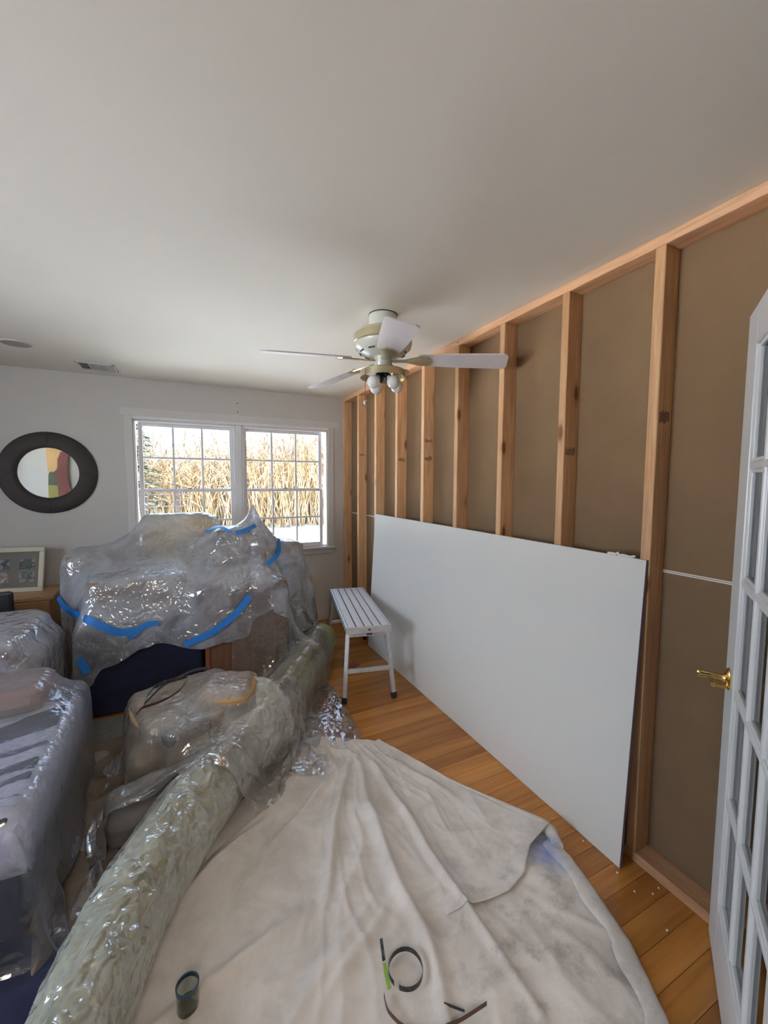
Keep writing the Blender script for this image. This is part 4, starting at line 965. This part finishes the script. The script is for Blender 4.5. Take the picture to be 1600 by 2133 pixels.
strip('curled_strip', [ground(925, 2090), ground(948, 2099), ground(968, 2106)], 'short grey strip piece between ring and brown strip', 'strip', .008)
nl = MB().tube([ground(624, 1758, .014), ground(626, 1772, .014)], [.0035, .002], 8).build('black_nail', MT['dark'], smooth=True); tag(nl, 'tiny black nail lying on the drop cloth', 'nail')
# strips on the milky sheeting
def on3(u, v, off=.034):
    h = hit(u, v, [TREES[2]]); 
    if h is None: return ground(u, v, .48)
    d = (Vector(CAM)-h[0]).normalized(); return h[0]+d*.045+Vector((0, 0, .012))
strip('curled_strip', [on3(*p) for p in ((300, 1473), (306, 1455), (322, 1435), (345, 1420), (372, 1412), (392, 1400), (415, 1393), (434, 1392))], 'upper dark steel strip lying on the middle plastic heap', 'strip', .022, (.2, -.45, .85))
strip('curled_strip', [on3(*p) for p in ((302, 1470), (315, 1456), (333, 1438), (352, 1424), (375, 1418), (389, 1414))], 'mottled steel strip just inside the upper one on the plastic heap', 'strip', .022, (.2, -.45, .85))
strip('curled_strip', [on3(*p) for p in ((285, 1492), (294, 1479), (325, 1470), (352, 1458), (375, 1442), (388, 1425), (390, 1414))], 'reddish brown strip closing the loop on the middle plastic heap', 'stripbrown', .020, (.2, -.45, .85))

random.seed(8); crumb0 = None
for (u, v, lb) in ((1322, 1857, 'white plaster crumb on the floor just past the near corner of the leaning drywall'), (1372, 1850, 'larger of two plaster crumbs beside the bottom plate'), (1360, 1862, 'smaller plaster crumb left of the one beside the bottom plate'),
                   (1286, 1818, 'plaster crumb touching the near bottom corner of the leaning drywall'), (1150, 1705, 'plaster crumb on the floor nearest the rolled tip of the drop cloth'),
                   (1215, 1752, 'plaster crumb against the bottom edge of the leaning drywall'), (1390, 1938, 'lone plaster crumb on the open floor nearest the French door')):
    if crumb0 is None:
        bm = bmesh.new(); bmesh.ops.create_icosphere(bm, subdivisions=1, radius=.004)
        for w in bm.verts: w.co *= random.uniform(.6, 1.3)
        crumb0 = bpy.data.meshes.new('plaster_crumb'); bm.to_mesh(crumb0); bm.free(); crumb0.materials.append(MT['seam'])
    o = mk('plaster_crumb', crumb0, None, ground(u, v, .003)); o.rotation_euler = (random.random(), 0, random.random()*6); tag(o, lb, 'crumb', 'plaster crumbs on the floor')
jr_p = ground(392, 2098, .012)
jr = empty('glass_jar', jr_p, label='small clear glass jar with a dark blue rim standing on the drop cloth', cat='jar')
jm, n, l, b = nt('jar_glass'); b.inputs['Transmission Weight'].default_value = 1; b.inputs['Roughness'].default_value = .03; b.inputs['Base Color'].default_value = (.62, .68, .60, 1); b.inputs['IOR'].default_value = 1.45
MB().lathe([(.0, 0), (.027, 0), (.0295, .004), (.0295, .070), (.0275, .070), (.0270, .009), (.0, .008)], 36).build('jar_body', jm, jr, True)
rm_ = MB().lathe([(.0270, .062), (.0305, .062), (.0310, .073), (.0270, .073), (.0270, .062)], 36); rm_.f = rm_.f[:144]; rm_.build('rim', plain('dark_blue_rim', (.02, .05, .09, 1), .3), jr, True)
MB().lathe([(.0, .0085), (.0262, .0085), (.0262, .016), (.0, .017)], 30).build('residue', plain('brown_residue', (.22, .15, .09, 1), .6), jr, True)

# ------------------------------------------------------------------ outside
gd = MB(); 
sn = np.stack(np.meshgrid(np.linspace(-45, 45, 60), np.linspace(YB+.16, 70, 60), indexing='ij'), -1)
Zs = np.array([[GZ+.12*nz(sn[i, j, 0], sn[i, j, 1], .3, 4)+.02*max(0, sn[i, j, 1]-20) for j in range(60)] for i in range(60)])
sg = patch('snow_ground', sn, Zs, MT['snow']); tag(sg, 'bright snow-covered ground outside the window', kind='structure')
sg2 = MB().bb(-30, XL-.12, -20, YB+.16, GZ-.1, GZ).build('snow_ground', MT['snow']); tag(sg2, 'snowy ground beyond the left wall', kind='structure')
# dry reeds: uncountable
random.seed(11)
rv = []; rf = []
def stem(p, q, r0, r1):
    p, q = Vector(p), Vector(q); t = (q-p).normalized(); u = t.cross(Vector((0, 1, .2))).normalized(); w = t.cross(u); n = len(rv)
    for c, r in ((p, r0), (q, r1)):
        for k in range(3):
            a = 2*PI*k/3; rv.append(tuple(c+(u*math.cos(a)+w*math.sin(a))*r))
    for k in range(3): rf.append((n+k, n+(k+1) % 3, n+3+(k+1) % 3, n+3+k))
for k in range(9000):
    yy = random.uniform(15.5, 21); xx = random.uniform(-6.5, 12)*yy/15
    hh = random.uniform(1.2, 3.1)*(1 if random.random() < .8 else 1.35)+max(0, nz(xx, yy, .35, 3))*1.8+(.9 if xx > 1.5 else .0)
    lx, ly = random.gauss(0, .35), random.gauss(0, .2); r = random.uniform(.006, .017)
    p = Vector((xx, yy, GZ)); q = p+Vector((lx*hh*.4, ly, hh*.6)); s_ = q+Vector((lx*hh*.7+random.gauss(0, .15), ly, hh*.4))
    stem(p, q, r, r*.8); stem(q, s_, r*.8, r*.3)
    if k % 2 == 0: stem(q, q+Vector((random.gauss(0, .5), random.gauss(0, .2), random.uniform(-.1, .6))), r*.6, r*.3)
me = bpy.data.meshes.new('dry_reeds'); me.from_pydata(rv, [], rf); me.materials.append(MT['reed'])
ro = mk('dry_reeds', me); tag(ro, 'dense thicket of dry golden reeds and brush outside the window', 'reeds', kind='stuff')
def bare_tree(x, yv, hgt, label, seed, mat='twig', leafy=0, r0=.05):
    random.seed(seed); t = empty('bare_tree', (x, yv, GZ), label=label, cat='tree', group='trees beyond the reeds'); m_ = MB(); lf = []
    def grow(p, d, L, r, dep):
        q = p+d*L; m_.tube([p, p+d*L*.5+Vector((random.gauss(0, .03), 0, random.gauss(0, .03)))*L, q], [r, r*.85, r*.7], 5, cap=False)
        if dep == 0: lf.append(q); return
        for _ in range(3 if dep > 1 else 4):
            nd = (d+Vector((random.gauss(0, .45), random.gauss(0, .45), random.uniform(-.05, .35)))).normalized(); grow(q, nd, L*random.uniform(.6, .8), r*.62, dep-1)
    grow(Vector((0, 0, 0)), Vector((random.gauss(0, .05), 0, 1)).normalized(), hgt*.32, r0, 4)
    m_.build('branches', MT[mat], t)
    if leafy:
        L_ = MB()
        for p in lf:
            for _ in range(leafy):
                c = p+Vector((random.gauss(0, .14), random.gauss(0, .14), random.gauss(0, .14))); M = Matrix.Rotation(random.uniform(0, 6), 3, Vector((random.random(), random.random(), random.random()+.1)).normalized())
                s = random.uniform(.035, .07); L_.add([c+M@Vector((-s, 0, 0)), c+M@Vector((0, -s*.5, 0)), c+M@Vector((s, 0, 0)), c+M@Vector((0, s*.5, 0))], [(0, 1, 2, 3)])
        o = L_.build('foliage', MT['leaf'], t); o['kind'] = 'stuff'
    return t
bare_tree(.4, 23, 6.5, 'olive leafy tree behind the reeds, in the left window half', 21, 'bark', 5)
bare_tree(-2.4, 25, 5.2, 'slim pale tree behind the reeds, far left of the window', 22)
bare_tree(3.6, 22.5, 6.8, 'leafy olive tree behind the reeds, near the mullion', 23, 'bark', 4)
bare_tree(6.2, 21, 6.6, 'tall pale bare sapling in the right window half', 24)
bare_tree(8.8, 24, 6.2, 'olive tree behind the reeds at the right window edge', 25, 'bark', 4)
bare_tree(5.0, 20, 5.6, 'bare sapling among the reeds left of the right window grille', 26)
cf = empty('conifer', (-1.55, 15.2, GZ), label='dark blue-green conifer at the left edge of the window view', cat='tree'); random.seed(31)
MB().tube([(0, 0, 0), (0, 0, 5.6)], [.09, .02], 7).build('trunk', MT['bark'], cf)
L_ = MB()
for k in range(2600):
    t = random.random()**.8; z = .5+5.1*t; R_ = 1.15*(1-t)+.1; a = random.uniform(0, 2*PI); r = R_*random.uniform(.35, 1); c = Vector((r*math.cos(a), r*math.sin(a), z-.22*r)); d = Vector((math.cos(a), math.sin(a), -.25+random.gauss(0, .15)))
    s = random.uniform(.10, .2); w_ = Vector((-math.sin(a), math.cos(a), random.gauss(0, .3)))*.05; L_.add([c-w_, c+d*s, c+w_, c-d*s*.4], [(0, 1, 2, 3)])
o = L_.build('needles', MT['conifer'], cf); o['kind'] = 'stuff'
fc = empty('rail_fence', (-1.05, 14.6, GZ), label='weathered wooden rail fence outside, seen through the left window half', cat='fence')
for x in (0, .9): MB().bb(x-.05, x+.05, -.05, .05, -.1, 1.45).build('post', MT['fencewood'], fc, bevel=.01)
for z in (.95, 1.15, 1.32): MB().bb(-.3, 1.3, -.075, -.05, z-.018, z+.018).build('rail', MT['fencewood'], fc, bevel=.01)
